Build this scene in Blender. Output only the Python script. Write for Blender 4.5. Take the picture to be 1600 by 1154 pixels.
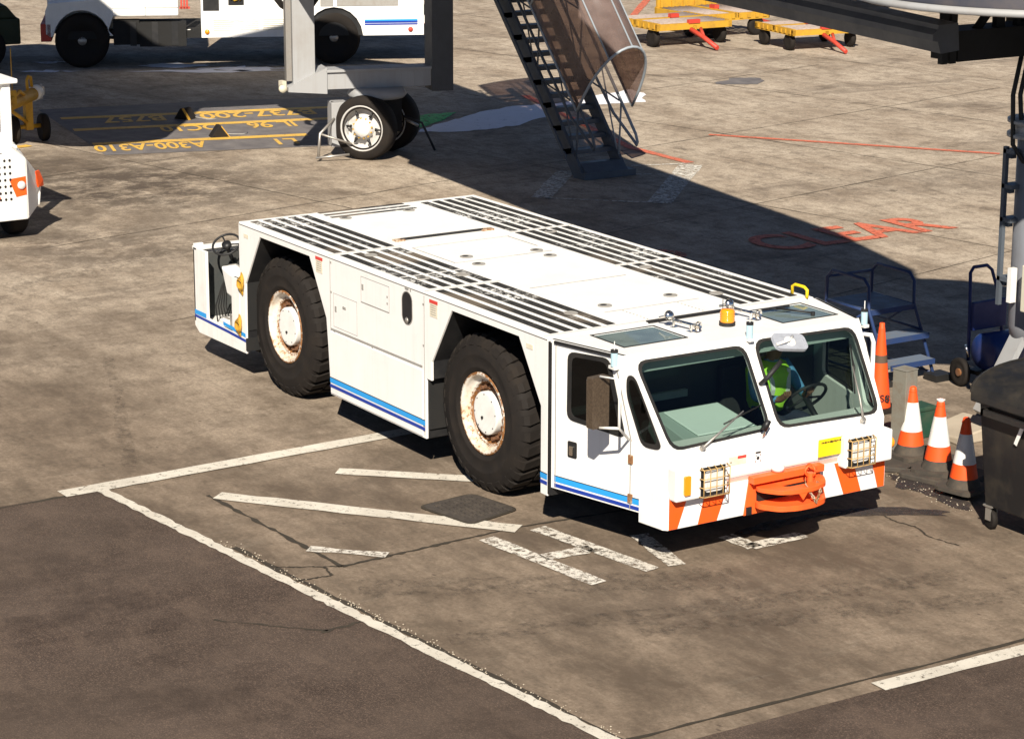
import bpy, bmesh, math, random
from mathutils import Vector, Matrix, geometry
import mathutils.noise as mnoise
R = math.radians
random.seed(7)
sc = bpy.context.scene
for o in list(bpy.data.objects): bpy.data.objects.remove(o)

# ------------------------------------------------------------------ camera
CO = Vector((21.423, -10.415, 6.369)); F = 3799.9
cd = bpy.data.cameras.new("Camera"); cam = bpy.data.objects.new("Camera", cd); sc.collection.objects.link(cam)
pitch, yaw, roll = 0.2459, 2.5748, 0.0026
D = Vector((math.cos(yaw)*math.cos(pitch), math.sin(yaw)*math.cos(pitch), -math.sin(pitch)))
r_ = D.cross(Vector((0, 0, 1))).normalized(); u_ = r_.cross(D)
RX = r_*math.cos(roll)+u_*math.sin(roll); UP = -r_*math.sin(roll)+u_*math.cos(roll)
m = Matrix((RX, UP, -D)).transposed().to_4x4(); m.translation = CO
cam.matrix_world = m
cd.sensor_fit = 'HORIZONTAL'; cd.sensor_width = 36; cd.lens = F/1600*36
cd.shift_y = -45/1600; cd.clip_start = 0.1; cd.clip_end = 600
sc.camera = cam

# ------------------------------------------------------------------ light
TS = Vector((.656, -.472, .62)).normalized()          # towards the sun
w = bpy.data.worlds.new("World"); sc.world = w; w.use_nodes = True
wn = w.node_tree; sky = wn.nodes.new('ShaderNodeTexSky'); sky.sky_type = 'NISHITA'; sky.sun_disc = False
sky.air_density = 0.45; sky.dust_density = 0.05; sky.ozone_density = 1.0; sky.sun_elevation = math.asin(TS.z); sky.sun_rotation = math.atan2(TS.x, TS.y)
wn.links.new(sky.outputs[0], wn.nodes['Background'].inputs[0]); wn.nodes['Background'].inputs[1].default_value = 0.05
sl = bpy.data.lights.new("Sun", 'SUN'); sun = bpy.data.objects.new("Sun", sl); sc.collection.objects.link(sun)
sl.energy = 5.0; sl.angle = R(0.5); sl.color = (1, .915, .785)
sun.rotation_euler = (-TS).to_track_quat('-Z', 'Y').to_euler(); sun.location = (10, -10, 20)
sc.view_settings.view_transform = 'Standard'; sc.view_settings.look = 'None'
sc.view_settings.exposure = 0.74; sc.view_settings.gamma = 1.0

# ------------------------------------------------------------------ helpers
def G(px, py, z=0.0):
    "world point at height z that a photo pixel sees (used to survey positions)"
    v = D*F + RX*(px-800) - UP*(py-532)
    t = (z-CO.z)/v.z
    return CO+v*t

class MB:
    def __init__(s): s.bm = bmesh.new(); s.mi = 0; s.M = Matrix.Identity(4)
    def _v(s, pts): return [s.bm.verts.new(s.M @ Vector(p)) for p in pts]
    def face(s, pts, mi=None):
        vs = s._v(pts)
        try: f = s.bm.faces.new(vs); f.material_index = s.mi if mi is None else mi
        except ValueError: pass
    def box(s, lo, hi, mi=None):
        x0, y0, z0 = lo; x1, y1, z1 = hi
        return s.hexa([(x0,y0,z0),(x1,y0,z0),(x1,y1,z0),(x0,y1,z0),(x0,y0,z1),(x1,y0,z1),(x1,y1,z1),(x0,y1,z1)], mi)
    def hexa(s, p, mi=None):
        v = s._v(p); k = s.mi if mi is None else mi
        for q in ((0,3,2,1),(4,5,6,7),(0,1,5,4),(1,2,6,5),(2,3,7,6),(3,0,4,7)):
            f = s.bm.faces.new([v[i] for i in q]); f.material_index = k
    def extr(s, poly, off, mi=None, holes=()):
        "polygon of 3D points (with holes) thickened by the vector off"
        k = s.mi if mi is None else mi
        loops = [list(map(Vector, poly))]+[list(map(Vector, h)) for h in holes]
        off = Vector(off); flat = [p for l in loops for p in l]
        a = s._v(flat); b = s._v([p+off for p in flat])
        for t in geometry.tessellate_polygon(loops):
            for vs, rev in ((a, 1), (b, 0)):
                try:
                    f = s.bm.faces.new([vs[i] for i in (t[::-1] if rev else t)]); f.material_index = k
                except ValueError: pass
        n = 0
        for l in loops:
            c = len(l)
            for i in range(c):
                j = (i+1) % c
                try:
                    f = s.bm.faces.new([a[n+i], a[n+j], b[n+j], b[n+i]]); f.material_index = k
                except ValueError: pass
            n += c
    def tube(s, pts, rad, n=8, mi=None, closed=False, caps=True):
        k = s.mi if mi is None else mi
        pts = [Vector(p) for p in pts]; N = len(pts); rings = []
        rads = rad if isinstance(rad, (list, tuple)) else [rad]*N
        prev = None
        for i, p in enumerate(pts):
            if closed: t = (pts[(i+1) % N]-pts[i-1])
            else: t = pts[min(i+1, N-1)]-pts[max(i-1, 0)]
            t.normalize()
            if prev is None:
                a = t.cross(Vector((0, 0, 1)))
                if a.length < .05: a = t.cross(Vector((1, 0, 0)))
            else: a = prev-t*prev.dot(t)
            a.normalize(); prev = a; b = t.cross(a)
            rings.append(s._v([p+(a*math.cos(2*math.pi*j/n)+b*math.sin(2*math.pi*j/n))*rads[i] for j in range(n)]))
        for i in range(N if closed else N-1):
            r0, r1 = rings[i], rings[(i+1) % N]
            for j in range(n):
                f = s.bm.faces.new([r0[j], r0[(j+1) % n], r1[(j+1) % n], r1[j]]); f.material_index = k; f.smooth = True
        if caps and not closed:
            for rr in (rings[0][::-1], rings[-1]):
                f = s.bm.faces.new(rr); f.material_index = k
    def lathe(s, prof, c=(0, 0, 0), ax=(0, 0, 1), n=32, mi=None, smooth=True):
        "prof: (radius, along-axis) pairs"
        k = s.mi if mi is None else mi
        c = Vector(c); ax = Vector(ax).normalized(); a = ax.orthogonal().normalized(); b = ax.cross(a); rings = []
        for r, h in prof:
            if r < 1e-5: rings.append(s._v([c+ax*h]))
            else: rings.append(s._v([c+ax*h+(a*math.cos(2*math.pi*j/n)+b*math.sin(2*math.pi*j/n))*r for j in range(n)]))
        for i in range(len(rings)-1):
            r0, r1 = rings[i], rings[i+1]
            for j in range(n):
                q = [r0[j % len(r0)], r0[(j+1) % len(r0)], r1[(j+1) % len(r1)], r1[j % len(r1)]]
                q = [x for x in dict.fromkeys(q)]
                if len(q) > 2:
                    try: f = s.bm.faces.new(q); f.material_index = k; f.smooth = smooth
                    except ValueError: pass
    def cyl(s, c, ax, r, h, n=24, mi=None, r2=None):
        s.lathe([(0, 0), (r, 0), (r if r2 is None else r2, h), (0, h)], c, ax, n, mi, False)
    def build(s, name, mats, parent=None, bevel=0, loc=None, smooth_angle=None):
        if not isinstance(mats, (list, tuple)): mats = [mats]
        bmesh.ops.recalc_face_normals(s.bm, faces=s.bm.faces)
        me = bpy.data.meshes.new(name); s.bm.to_mesh(me); s.bm.free()
        for mm in mats: me.materials.append(mm)
        o = bpy.data.objects.new(name, me); sc.collection.objects.link(o)
        if loc is not None:
            me.transform(Matrix.Translation(-Vector(loc))); o.location = loc
        if parent: o.parent = parent
        if bevel:
            b = o.modifiers.new('bevel', 'BEVEL'); b.width = bevel; b.segments = 2; b.limit_method = 'ANGLE'; b.angle_limit = R(40)
        return o
def thing(name, label, cat, loc=(0, 0, 0), rz=0, group=None):
    o = bpy.data.objects.new(name, None); sc.collection.objects.link(o); o.empty_display_size = .2
    o.location = loc; o.rotation_euler = (0, 0, rz); return tag(o, label, cat, group)
def tag(o, label, cat, group=None):
    o['label'] = label; o['category'] = cat
    if group: o['group'] = group
    return o
def struct(o, kind='structure'): o['kind'] = kind; return o
def copy_tree(o, parent=None):
    c = o.copy(); sc.collection.objects.link(c); c.parent = parent
    for ch in [x for x in bpy.data.objects if x.parent == o]: copy_tree(ch, c)
    return c
def rrect(x0, y0, x1, y1, r, n=4):
    "rounded rectangle as 2D points"
    out = []
    for cx, cy, a0 in ((x1-r, y1-r, 0), (x0+r, y1-r, 90), (x0+r, y0+r, 180), (x1-r, y0+r, 270)):
        for i in range(n+1):
            a = R(a0+90*i/n); out.append((cx+r*math.cos(a), cy+r*math.sin(a)))
    return out
def rpoly(pts, r, n=4):
    "2D polygon with rounded corners"
    out = []; N = len(pts)
    for i in range(N):
        p = Vector(pts[i]); a = Vector(pts[i-1]); b = Vector(pts[(i+1) % N])
        da = (a-p).normalized(); db = (b-p).normalized()
        s0 = p+da*min(r, (a-p).length*.45); s1 = p+db*min(r, (b-p).length*.45)
        for k in range(n+1):
            t = k/n; out.append(tuple(s0*(1-t)**2+p*2*t*(1-t)+s1*t*t))
    return out
def text_mesh(txt, size, mat, name='lettering', parent=None, M=None, depth=.002, shear=0, font_scale=(1, 1), align='LEFT', bold=.012):
    cu = bpy.data.curves.new(name, 'FONT'); cu.body = txt; cu.size = size; cu.extrude = depth/2; cu.align_x = align; cu.offset = size*bold
    ob = bpy.data.objects.new(name, cu); sc.collection.objects.link(ob)
    bpy.context.view_layer.update()
    me = bpy.data.meshes.new_from_object(ob.evaluated_get(bpy.context.evaluated_depsgraph_get()))
    bpy.data.objects.remove(ob)
    me.transform(Matrix.Diagonal((font_scale[0], font_scale[1], 1, 1)))
    if M is not None: me.transform(M)
    me.materials.clear(); me.materials.append(mat)
    o = bpy.data.objects.new(name, me); sc.collection.objects.link(o); o.parent = parent
    return o
def frame(o, x, y):
    x = Vector(x).normalized(); y = Vector(y); y = (y-x*y.dot(x)).normalized(); z = x.cross(y)
    M = Matrix((x, y, z)).transposed().to_4x4(); M.translation = Vector(o); return M

def split_parts(names, gap):
    for o in [x for x in bpy.data.objects if x.type == 'MESH' and x.name.split('.')[0] in names]:
        bm = bmesh.new(); bm.from_mesh(o.data); bm.verts.ensure_lookup_table(); seen = set(); comps = []
        for v in bm.verts:
            if v.index in seen: continue
            st_ = [v]; seen.add(v.index); c = []
            while st_:
                a = st_.pop(); c.append(a.index)
                for e in a.link_edges:
                    q = e.other_vert(a)
                    if q.index not in seen: seen.add(q.index); st_.append(q)
            co = [bm.verts[i].co for i in c]; lo = [min(p[k] for p in co)-gap/2 for k in range(3)]; hi = [max(p[k] for p in co)+gap/2 for k in range(3)]
            comps.append([set(c), lo, hi])
        ch = True
        while ch:
            ch = False
            for i in range(len(comps)):
                for j in range(i+1, len(comps)):
                    A, B_ = comps[i], comps[j]
                    if all(A[1][k] <= B_[2][k] and B_[1][k] <= A[2][k] for k in range(3)):
                        comps[i] = [A[0] | B_[0], [min(A[1][k], B_[1][k]) for k in range(3)], [max(A[2][k], B_[2][k]) for k in range(3)]]; comps.pop(j); ch = True; break
                if ch: break
        bm.free()
        if len(comps) < 2: continue
        base = o.name.split('.')[0]
        for k, cmp_ in enumerate(comps):
            me = o.data.copy(); b2 = bmesh.new(); b2.from_mesh(me); b2.verts.ensure_lookup_table()
            bmesh.ops.delete(b2, geom=[v for v in b2.verts if v.index not in cmp_[0]], context='VERTS'); b2.to_mesh(me); b2.free()
            if k == 0: keep = me; continue
            n = o.copy(); n.data = me; n.name = base; sc.collection.objects.link(n); n.parent = o.parent
        o.data = keep
# ------------------------------------------------------------------ materials
class NT:
    def __init__(s, name):
        s.m = bpy.data.materials.new(name); s.m.use_nodes = True; s.t = s.m.node_tree; s.b = s.t.nodes['Principled BSDF']
        s.tc = s.t.nodes.new('ShaderNodeTexCoord').outputs['Object']
    def n(s, typ, **kw):
        nd = s.t.nodes.new(typ)
        for k, v in kw.items():
            if isinstance(k, str) and hasattr(nd, k): setattr(nd, k, v)
        return nd
    def L(s, a, b): s.t.links.new(a, b)
    def noise(s, scale, detail=5, rough=.6, vec=None, dist=0, mapping=None, rot=(0,0,0), off=(0,0,0)):
        nd = s.t.nodes.new('ShaderNodeTexNoise'); nd.inputs['Scale'].default_value = scale; nd.inputs['Detail'].default_value = detail
        nd.inputs['Roughness'].default_value = rough; nd.inputs['Distortion'].default_value = dist
        v = s.tc if vec is None else vec
        if mapping:
            mp = s.t.nodes.new('ShaderNodeMapping'); mp.inputs['Scale'].default_value = mapping; mp.inputs['Rotation'].default_value = rot; mp.inputs['Location'].default_value = off
            s.L(v, mp.inputs[0]); v = mp.outputs[0]
        s.L(v, nd.inputs['Vector']); return nd.outputs['Fac']
    def ramp(s, fac, *stops):
        nd = s.t.nodes.new('ShaderNodeValToRGB'); e = nd.color_ramp.elements
        while len(e) < len(stops): e.new(.5)
        for el, (p, c) in zip(e, stops):
            el.position = p; el.color = (c, c, c, 1) if isinstance(c, (int, float)) else (*c, 1)
        s.L(fac, nd.inputs[0]); return nd.outputs[0]
    def mix(s, f, a, b, blend='MIX'):
        nd = s.t.nodes.new('ShaderNodeMix'); nd.data_type = 'RGBA'; nd.blend_type = blend
        for i, v in ((0, f), (6, a), (7, b)):
            if hasattr(v, 'links'): s.L(v, nd.inputs[i])
            elif i == 0: nd.inputs[0].default_value = v
            else: nd.inputs[i].default_value = (*v, 1)
        return nd.outputs[2]
    def math(s, op, a, b=0):
        nd = s.t.nodes.new('ShaderNodeMath'); nd.operation = op
        for i, v in ((0, a), (1, b)):
            if hasattr(v, 'links'): s.L(v, nd.inputs[i])
            else: nd.inputs[i].default_value = v
        return nd.outputs[0]
    def col(s, c):
        if hasattr(c, 'links'): s.L(c, s.b.inputs['Base Color'])
        else: s.b.inputs['Base Color'].default_value = (*c, 1)
    def bump(s, h, strength=.3, dist=.01):
        nd = s.t.nodes.new('ShaderNodeBump'); nd.inputs['Strength'].default_value = strength; nd.inputs['Distance'].default_value = dist
        s.L(h, nd.inputs['Height']); s.L(nd.outputs[0], s.b.inputs['Normal'])
    def set(s, **k):
        for a, v in k.items(): s.b.inputs[a.replace('_', ' ')].default_value = v
        return s

def paint(name, c, rough=.45, dirt=.25, dc=(.18, .13, .09), scale=3, rust=0, metal=0, spec=.4, streak=False, chips=0):
    n = NT(name); big = n.noise(scale, 6, .65)
    f = n.ramp(big, (.45, 0), (.75, dirt)); colr = n.mix(f, c, dc)
    if streak:
        st = n.noise(2.2, 4, .6, mapping=(6, 6, .35)); colr = n.mix(n.ramp(st, (.5, 0), (.8, dirt*.9)), colr, dc)
    if chips:
        ch = n.noise(22, 7, .78); colr = n.mix(n.ramp(ch, (.74-chips*.08, 0), (.76-chips*.08, 1)), colr, (.09, .04, .02))
    if rust:
        rn = n.noise(9, 8, .75); colr = n.mix(n.ramp(rn, (.56-rust*.12, 0), (.62-rust*.1, .95)), colr, n.mix(n.noise(40), (.32, .13, .035), (.1, .045, .02)))
    n.col(colr); n.set(Roughness=rough, Metallic=metal, Specular_IOR_Level=spec)
    n.L(n.ramp(big, (.3, max(0, rough-.08)), (.8, min(1, rough+.25))), n.b.inputs['Roughness'])
    n.bump(n.noise(60, 3), .05, .002)
    return n.m
W_ = (.80, .79, .77)
M = {}
M['white'] = paint('tug_white_paint', W_, .38, .12, scale=1.6, streak=True)
M['white_chip'] = paint('worn_white_paint', (.78, .77, .74), .45, .18, scale=4, chips=.3, streak=True)
M['deck'] = paint('deck_white_paint', (.80, .79, .77), .5, .14, scale=2.2)
M['rust'] = paint('rusty_fitting', (.55, .45, .33), .6, .3, rust=1.1)
def rimmat():
    n = NT('rusty_rim_with_recess_shade'); sx = n.n('ShaderNodeSeparateXYZ'); n.L(n.tc, sx.inputs[0])
    rr = n.math('SQRT', n.math('ADD', n.math('MULTIPLY', sx.outputs[0], sx.outputs[0]), n.math('MULTIPLY', sx.outputs[2], sx.outputs[2])))
    a = n.noise(34, 7, .8); bg = n.noise(5, 4, .6)
    edge0 = n.math('ADD', n.ramp(rr, (.335, 0), (.352, .30)), n.math('SUBTRACT', n.ramp(rr, (.285, .20), (.30, 0)), n.math('MULTIPLY', n.ramp(rr, (.19, .10), (.2, .0)), 1)))
    edge = n.math('ADD', edge0, n.ramp(rr, (.262, .55), (.27, 0)))  # recess shade painted in as extra rust colour around the nuts
    f = n.math('ADD', n.math('ADD', a, n.math('MULTIPLY', edge, .55)), n.math('MULTIPLY', n.math('SUBTRACT', bg, .5), .5))
    c = n.mix(n.ramp(f, (.575, 0), (.62, 1)), n.mix(n.ramp(bg, (.40, 0), (.62, .9)), (.70, .66, .59), (.50, .38, .25)), n.mix(n.noise(60), (.36, .15, .04), (.10, .045, .02)))
    n.col(c); n.set(Roughness=.55); n.bump(a, .15, .003); return n.m
M['rim'] = rimmat()
M['nut'] = paint('rusty_nut', (.13, .06, .03), .8, .3, rust=.5)
M['black'] = paint('black_paint', (.012, .012, .013), .5, .3, (.05, .045, .04))
M['dark'] = paint('underbody_black', (.010, .010, .010), .8, .3, (.03, .025, .02))
M['rubber'] = paint('rubber', (.013, .0105, .009), .8, .45, (.034, .025, .018), scale=5, spec=.25)
M['seal'] = paint('seal_rubber', (.012, .012, .012), .55, .1)
M['lblue'] = paint('light_blue_paint', (.02, .30, .72), .4, .05)
M['dblue'] = paint('dark_blue_paint', (.01, .04, .30), .4, .05)
M['orange'] = paint('orange_paint', (.90, .105, .012), .42, .25, (.45, .07, .02), scale=8, chips=.2)
M['orange_w'] = paint('worn_orange_paint', (.88, .12, .02), .5, .45, (.30, .06, .02), scale=9, chips=.9)
M['cone'] = paint('cone_orange', (.86, .085, .012), .5, .3, (.2, .05, .02), scale=9)
M['conebase'] = paint('cone_base_rubber', (.05, .043, .036), .85, .6, (.13, .10, .07), scale=7)
M['conew'] = paint('cone_white', (.78, .77, .74), .4, .3, (.3, .25, .2), scale=9)
M['yellow'] = paint('yellow_paint', (.52, .29, .025), .55, .5, (.2, .10, .03), scale=6, chips=.5)
M['plate_yellow'] = paint('plate_yellow', (.85, .58, .01), .4, .1)
M['guard'] = paint('worn_guard_paint', (.52, .34, .13), .6, .5, (.2, .12, .06), scale=12)
M['red'] = paint('red_paint', (.50, .05, .03), .5, .3)
M['grey'] = paint('bridge_grey_paint', (.33, .335, .34), .5, .35, (.22, .19, .16), scale=2.2, streak=True)
M['dgrey'] = paint('bridge_steel_shade_tone', (.075, .077, .082), .5, .35, (.04, .04, .04), scale=3)  # shade under the tunnel painted into the column and tray colour
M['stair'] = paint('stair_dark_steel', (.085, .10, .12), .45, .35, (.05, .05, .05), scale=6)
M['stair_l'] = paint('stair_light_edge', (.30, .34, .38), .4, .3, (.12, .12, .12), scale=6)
M['steel'] = paint('worn_steel', (.42, .40, .37), .4, .4, metal=.7, scale=8)
M['chrome'] = NT('chrome').set(Metallic=1, Roughness=.12).m; M['chrome'].node_tree.nodes['Principled BSDF'].inputs['Base Color'].default_value = (.8, .76, .7, 1)
M['bluep'] = paint('blue_paint', (.022, .045, .13), .4, .4, (.05, .05, .06), scale=6)
M['blued'] = paint('dark_blue_panel', (.008, .02, .11), .5, .3, (.02, .02, .03), scale=5)
M['deckplate'] = paint('grey_blue_tread', (.12, .15, .20), .55, .5, (.2, .15, .1), scale=7)
M['wood'] = paint('roller_deck', (.33, .27, .24), .7, .6, (.15, .1, .08), scale=12)
M['bin'] = paint('bin_black_plastic', (.012, .012, .013), .45, .5, (.07, .055, .035), scale=3, spec=.4)
M['cream'] = paint('cream_box', (.62, .58, .46), .5, .2)
M['post'] = paint('post_grey_steel', (.20, .19, .16), .6, .6, (.14, .09, .05), scale=10)
M['fabric'] = paint('black_seat_fabric', (.02, .02, .022), .9, .1)
M['vest'] = paint('hi_vis_vest', (.42, .80, .05), .7, .15, (.2, .35, .02), scale=8)
M['shirt'] = paint('blue_shirt', (.10, .27, .48), .85, .15, (.05, .1, .2))
M['skin'] = paint('skin', (.16, .075, .04), .6, .1, (.1, .04, .02))
M['trouser'] = paint('navy_trousers', (.02, .025, .05), .9, .1)
M['hair'] = paint('black_hair', (.008, .007, .006), .7, .1)
M['teal'] = paint('cab_inner_panel', (.36, .42, .40), .6, .15)
M['teal_l'] = paint('cab_console_top', (.74, .80, .78), .6, .1)
M['cabdark'] = paint('cab_lining', (.045, .05, .05), .8, .2)
M['grille'] = paint('grille_grey', (.30, .29, .27), .6, .4, scale=10)
M['label'] = paint('label_cream', (.72, .66, .52), .5, .3, scale=20)
M['redlab'] = paint('label_red', (.62, .05, .04), .5, .2)
M['grip'] = None
def grip():
    n = NT('black_grip_strip'); c = n.mix(n.ramp(n.noise(60, 2), (.35, 0), (.7, 1)), (.014, .014, .014), (.05, .048, .045))
    a = n.noise(1.7, 3, .5, off=(3, 1, 0), mapping=(1, 1, 1)); b = n.noise(14, 8, .8)
    wear = n.math('MULTIPLY', n.ramp(a, (.52, 0), (.66, 1)), n.ramp(b, (.51, 0), (.55, 1)))
    br = n.ramp(n.noise(1.1, 2, .5, mapping=(1, 1, 1), off=(7.3, 2, 0)), (.58, 0), (.66, .8))
    c = n.mix(br, c, (.16, .13, .10)); c = n.mix(wear, c, (.72, .71, .68))
    n.col(c); n.set(Roughness=.85, Specular_IOR_Level=.2); n.bump(n.noise(120, 2), .3, .002); return n.m
M['grip'] = grip()
def glass(name, tint, mixf, rough=.03, dusty=0, dustc=(.5, .5, .45)):
    n = NT(name); tr = n.n('ShaderNodeBsdfTransparent'); tr.inputs[0].default_value = (*tint, 1)
    gl = n.n('ShaderNodeBsdfGlossy'); gl.inputs['Roughness'].default_value = rough; gl.inputs[0].default_value = (.9, .95, 1, 1)
    mx = n.n('ShaderNodeMixShader'); out = n.t.nodes['Material Output']
    fr = n.n('ShaderNodeFresnel'); fr.inputs[0].default_value = 1.45
    ge = n.n('ShaderNodeNewGeometry'); n.L(n.math('MULTIPLY', n.math('ADD', fr.outputs[0], mixf), n.math('SUBTRACT', 1.0, ge.outputs['Backfacing'])), mx.inputs[0]); n.L(tr.outputs[0], mx.inputs[1]); n.L(gl.outputs[0], mx.inputs[2])
    last = mx.outputs[0]
    if dusty:
        df = n.n('ShaderNodeBsdfDiffuse'); df.inputs[0].default_value = (*dustc, 1); m2 = n.n('ShaderNodeMixShader')
        n.L(n.ramp(n.noise(5, 3, .5), (.35, dusty*.7), (.65, dusty)), m2.inputs[0]); n.L(last, m2.inputs[1]); n.L(df.outputs[0], m2.inputs[2]); last = m2.outputs[0]
    n.L(last, out.inputs[0]); return n.m
M['glass'] = glass('green_tinted_glass', (.75, .81, .785), .01, dusty=0)
M['glass_d'] = glass('dark_side_glass', (.25, .30, .29), .03)
M['glass_r'] = glass('dusty_roof_glass', (.22, .34, .34), .03, dusty=.35, dustc=(.35, .45, .45))
M['lens'] = glass('headlight_lens', (.9, .9, .9), .12)
M['reflector'] = paint('lamp_reflector', (.78, .78, .76), .25, .1, metal=.25)
M['poly'] = glass('smoked_canopy_sheet', (.66, .57, .53), .0, .3, dusty=.42, dustc=(.30, .23, .21))
M['amber'] = NT('amber_lens').set(Roughness=.15, Specular_IOR_Level=.6).m; M['amber'].node_tree.nodes['Principled BSDF'].inputs['Base Color'].default_value = (.85, .28, .01, 1)
M['bluelens'] = NT('pale_blue_cap').set(Roughness=.3).m; M['bluelens'].node_tree.nodes['Principled BSDF'].inputs['Base Color'].default_value = (.40, .58, .66, 1)
def mirror():
    n = NT('brown_mirror_back'); c = n.mix(n.ramp(n.noise(55, 5, .8), (.35, 0), (.65, 1)), (.06, .043, .03), (.13, .095, .065)); n.col(c)
    n.set(Roughness=.35, Metallic=.3); return n.m
M['brown'] = mirror()

# ---- ground materials
def concrete():
    n = NT('apron_concrete')
    big = n.noise(.16, 5, .55, mapping=(1, 1, 1), off=(4, 9, 0)); mid = n.noise(1.0, 8, .70, mapping=(.55, 1.1, 1), rot=(0, 0, R(32))); fine = n.noise(28, 6, .8); grain = n.noise(140, 3, .7)
    c = n.mix(n.ramp(mid, (.36, 0), (.62, 1)), (.36, .288, .217), (.60, .508, .402))
    # concrete darkens gradually toward the near foreground, broken up by noise
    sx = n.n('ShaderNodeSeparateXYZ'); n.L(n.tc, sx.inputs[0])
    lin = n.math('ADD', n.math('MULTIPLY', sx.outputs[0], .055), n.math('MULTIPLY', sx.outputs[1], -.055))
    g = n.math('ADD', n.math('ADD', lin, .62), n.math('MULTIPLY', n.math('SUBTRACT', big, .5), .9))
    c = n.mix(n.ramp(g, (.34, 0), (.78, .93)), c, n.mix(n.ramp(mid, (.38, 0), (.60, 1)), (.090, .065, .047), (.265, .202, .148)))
    # stains
    st = n.noise(.42, 7, .72, mapping=(1.8, .8, 1), rot=(0, 0, .4), dist=.6, off=(1.7, 3.1, 0))
    c = n.mix(n.ramp(st, (.53, 0), (.68, .62)), c, (.115, .088, .068))
    for (px_, py_, rad, amt) in ((210, 290, 3.6, .95), (130, 385, 2.8, .7), (60, 260, 2.0, .7), (1100, 940, 1.3, .5), (1480, 280, 1.6, .45), (700, 700, .6, .4)):
        c_ = G(px_, py_); mp = n.n('ShaderNodeMapping'); mp.inputs['Location'].default_value = (-c_.x, -c_.y, 0); n.L(n.tc, mp.inputs[0])
        ln = n.n('ShaderNodeVectorMath'); ln.operation = 'LENGTH'; n.L(mp.outputs[0], ln.inputs[0])
        fall = n.ramp(n.math('DIVIDE', ln.outputs['Value'], rad), (.25, 1), (1, 0)); q = n.noise(1.7, 9, .80, mapping=(1.1, .8, 1), rot=(0, 0, .5), off=(px_*.01, 2, 0))
        c = n.mix(n.math('MULTIPLY', n.math('MULTIPLY', fall, n.ramp(q, (.39, 0), (.54, 1))), amt), c, (.062, .048, .040))
    # driving streaks
    sk = n.noise(1.3, 6, .7, mapping=(3.2, .32, 1), rot=(0, 0, R(62)), off=(0, 2, 0)); c = n.mix(n.ramp(sk, (.56, 0), (.78, .16)), c, (.13, .10, .08))
    bl = n.noise(3.2, 9, .85, mapping=(1.3, 1, 1), off=(2, 8, 0)); c = n.mix(n.ramp(bl, (.48, 0), (.62, .60)), c, (.10, .078, .058)); c = n.mix(n.ramp(bl, (.30, .20), (.44, 0)), c, (.52, .44, .34))
    sk2 = n.noise(2.0, 5, .7, mapping=(2.4, .28, 1), rot=(0, 0, R(-8))); c = n.mix(n.ramp(sk2, (.58, 0), (.80, .14)), c, (.60, .54, .45))
    v1 = n.noise(5.5, 7, .78, mapping=(.28, 1.25, 1), rot=(0, 0, R(33)), off=(3, 6, 0)); c = n.mix(n.ramp(v1, (.50, 0), (.66, .42)), c, (.12, .092, .07)); c = n.mix(n.ramp(v1, (.32, .16), (.46, 0)), c, (.50, .42, .33))
    v2 = n.noise(3.0, 5, .7, mapping=(.16, 1.3, 1), rot=(0, 0, R(12)), off=(8, 1, 0)); c = n.mix(n.ramp(v2, (.58, 0), (.70, .35)), c, (.10, .078, .06))
    vo = n.n('ShaderNodeTexVoronoi'); vo.inputs['Scale'].default_value = 3.2; mp = n.n('ShaderNodeMapping'); mp.inputs['Scale'].default_value = (.7, 1.3, 1); mp.inputs['Rotation'].default_value = (0, 0, R(33)); n.L(n.tc, mp.inputs[0]); n.L(mp.outputs[0], vo.inputs['Vector'])
    vs = n.math('ADD', vo.outputs['Distance'], n.math('MULTIPLY', n.noise(20, 4, .7), .10)); c = n.mix(n.ramp(vs, (.085, .75), (.12, 0)), c, (.07, .05, .04))
    sp = n.noise(7, 3, .5, off=(9, 1, 0), mapping=(1, 1, 1)); c = n.mix(n.ramp(sp, (.74, 0), (.77, .75)), c, (.05, .035, .028))
    c = n.mix(n.ramp(fine, (.36, .50), (.60, 0)), c, (.085, .065, .045)); c = n.mix(n.ramp(grain, (.35, .16), (.6, 0)), c, (.05, .04, .03))
    n.col(c); n.set(Roughness=.85, Specular_IOR_Level=.2)
    n.bump(n.math('ADD', n.math('MULTIPLY', fine, .6), n.math('MULTIPLY', grain, .4)), .35, .004); return n.m
def asphalt():
    n = NT('apron_asphalt'); mid = n.noise(1.1, 7, .7, mapping=(1, .8, 1)); gr = n.noise(70, 4, .8); vo = n.n('ShaderNodeTexVoronoi'); vo.inputs['Scale'].default_value = 75; n.L(n.tc, vo.inputs['Vector'])
    c = n.mix(n.ramp(mid, (.35, 0), (.68, 1)), (.042, .030, .024), (.084, .062, .050))
    c = n.mix(n.ramp(gr, (.5, 0), (.68, .85)), c, (.20, .14, .105))
    st = n.noise(.8, 6, .7, off=(5, 5, 0), mapping=(1.5, .8, 1)); c = n.mix(n.ramp(st, (.52, 0), (.68, .7)), c, (.028, .019, .015))
    s3 = n.noise(2.6, 7, .8, mapping=(.5, 1.2, 1), rot=(0, 0, R(33))); c = n.mix(n.ramp(s3, (.48, 0), (.66, .45)), c, (.14, .10, .075)); s4 = n.noise(.35, 3, .5, off=(1, 4, 0), mapping=(1, 1, 1)); c = n.mix(n.ramp(s4, (.4, 0), (.65, .4)), c, (.10, .075, .058))
    c = n.mix(n.ramp(vo.outputs['Distance'], (.0, .45), (.25, 0)), c, (.21, .155, .12))
    n.col(c); n.set(Roughness=.9, Specular_IOR_Level=.2); n.bump(n.math('ADD', gr, vo.outputs['Distance']), .5, .006); return n.m
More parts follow.
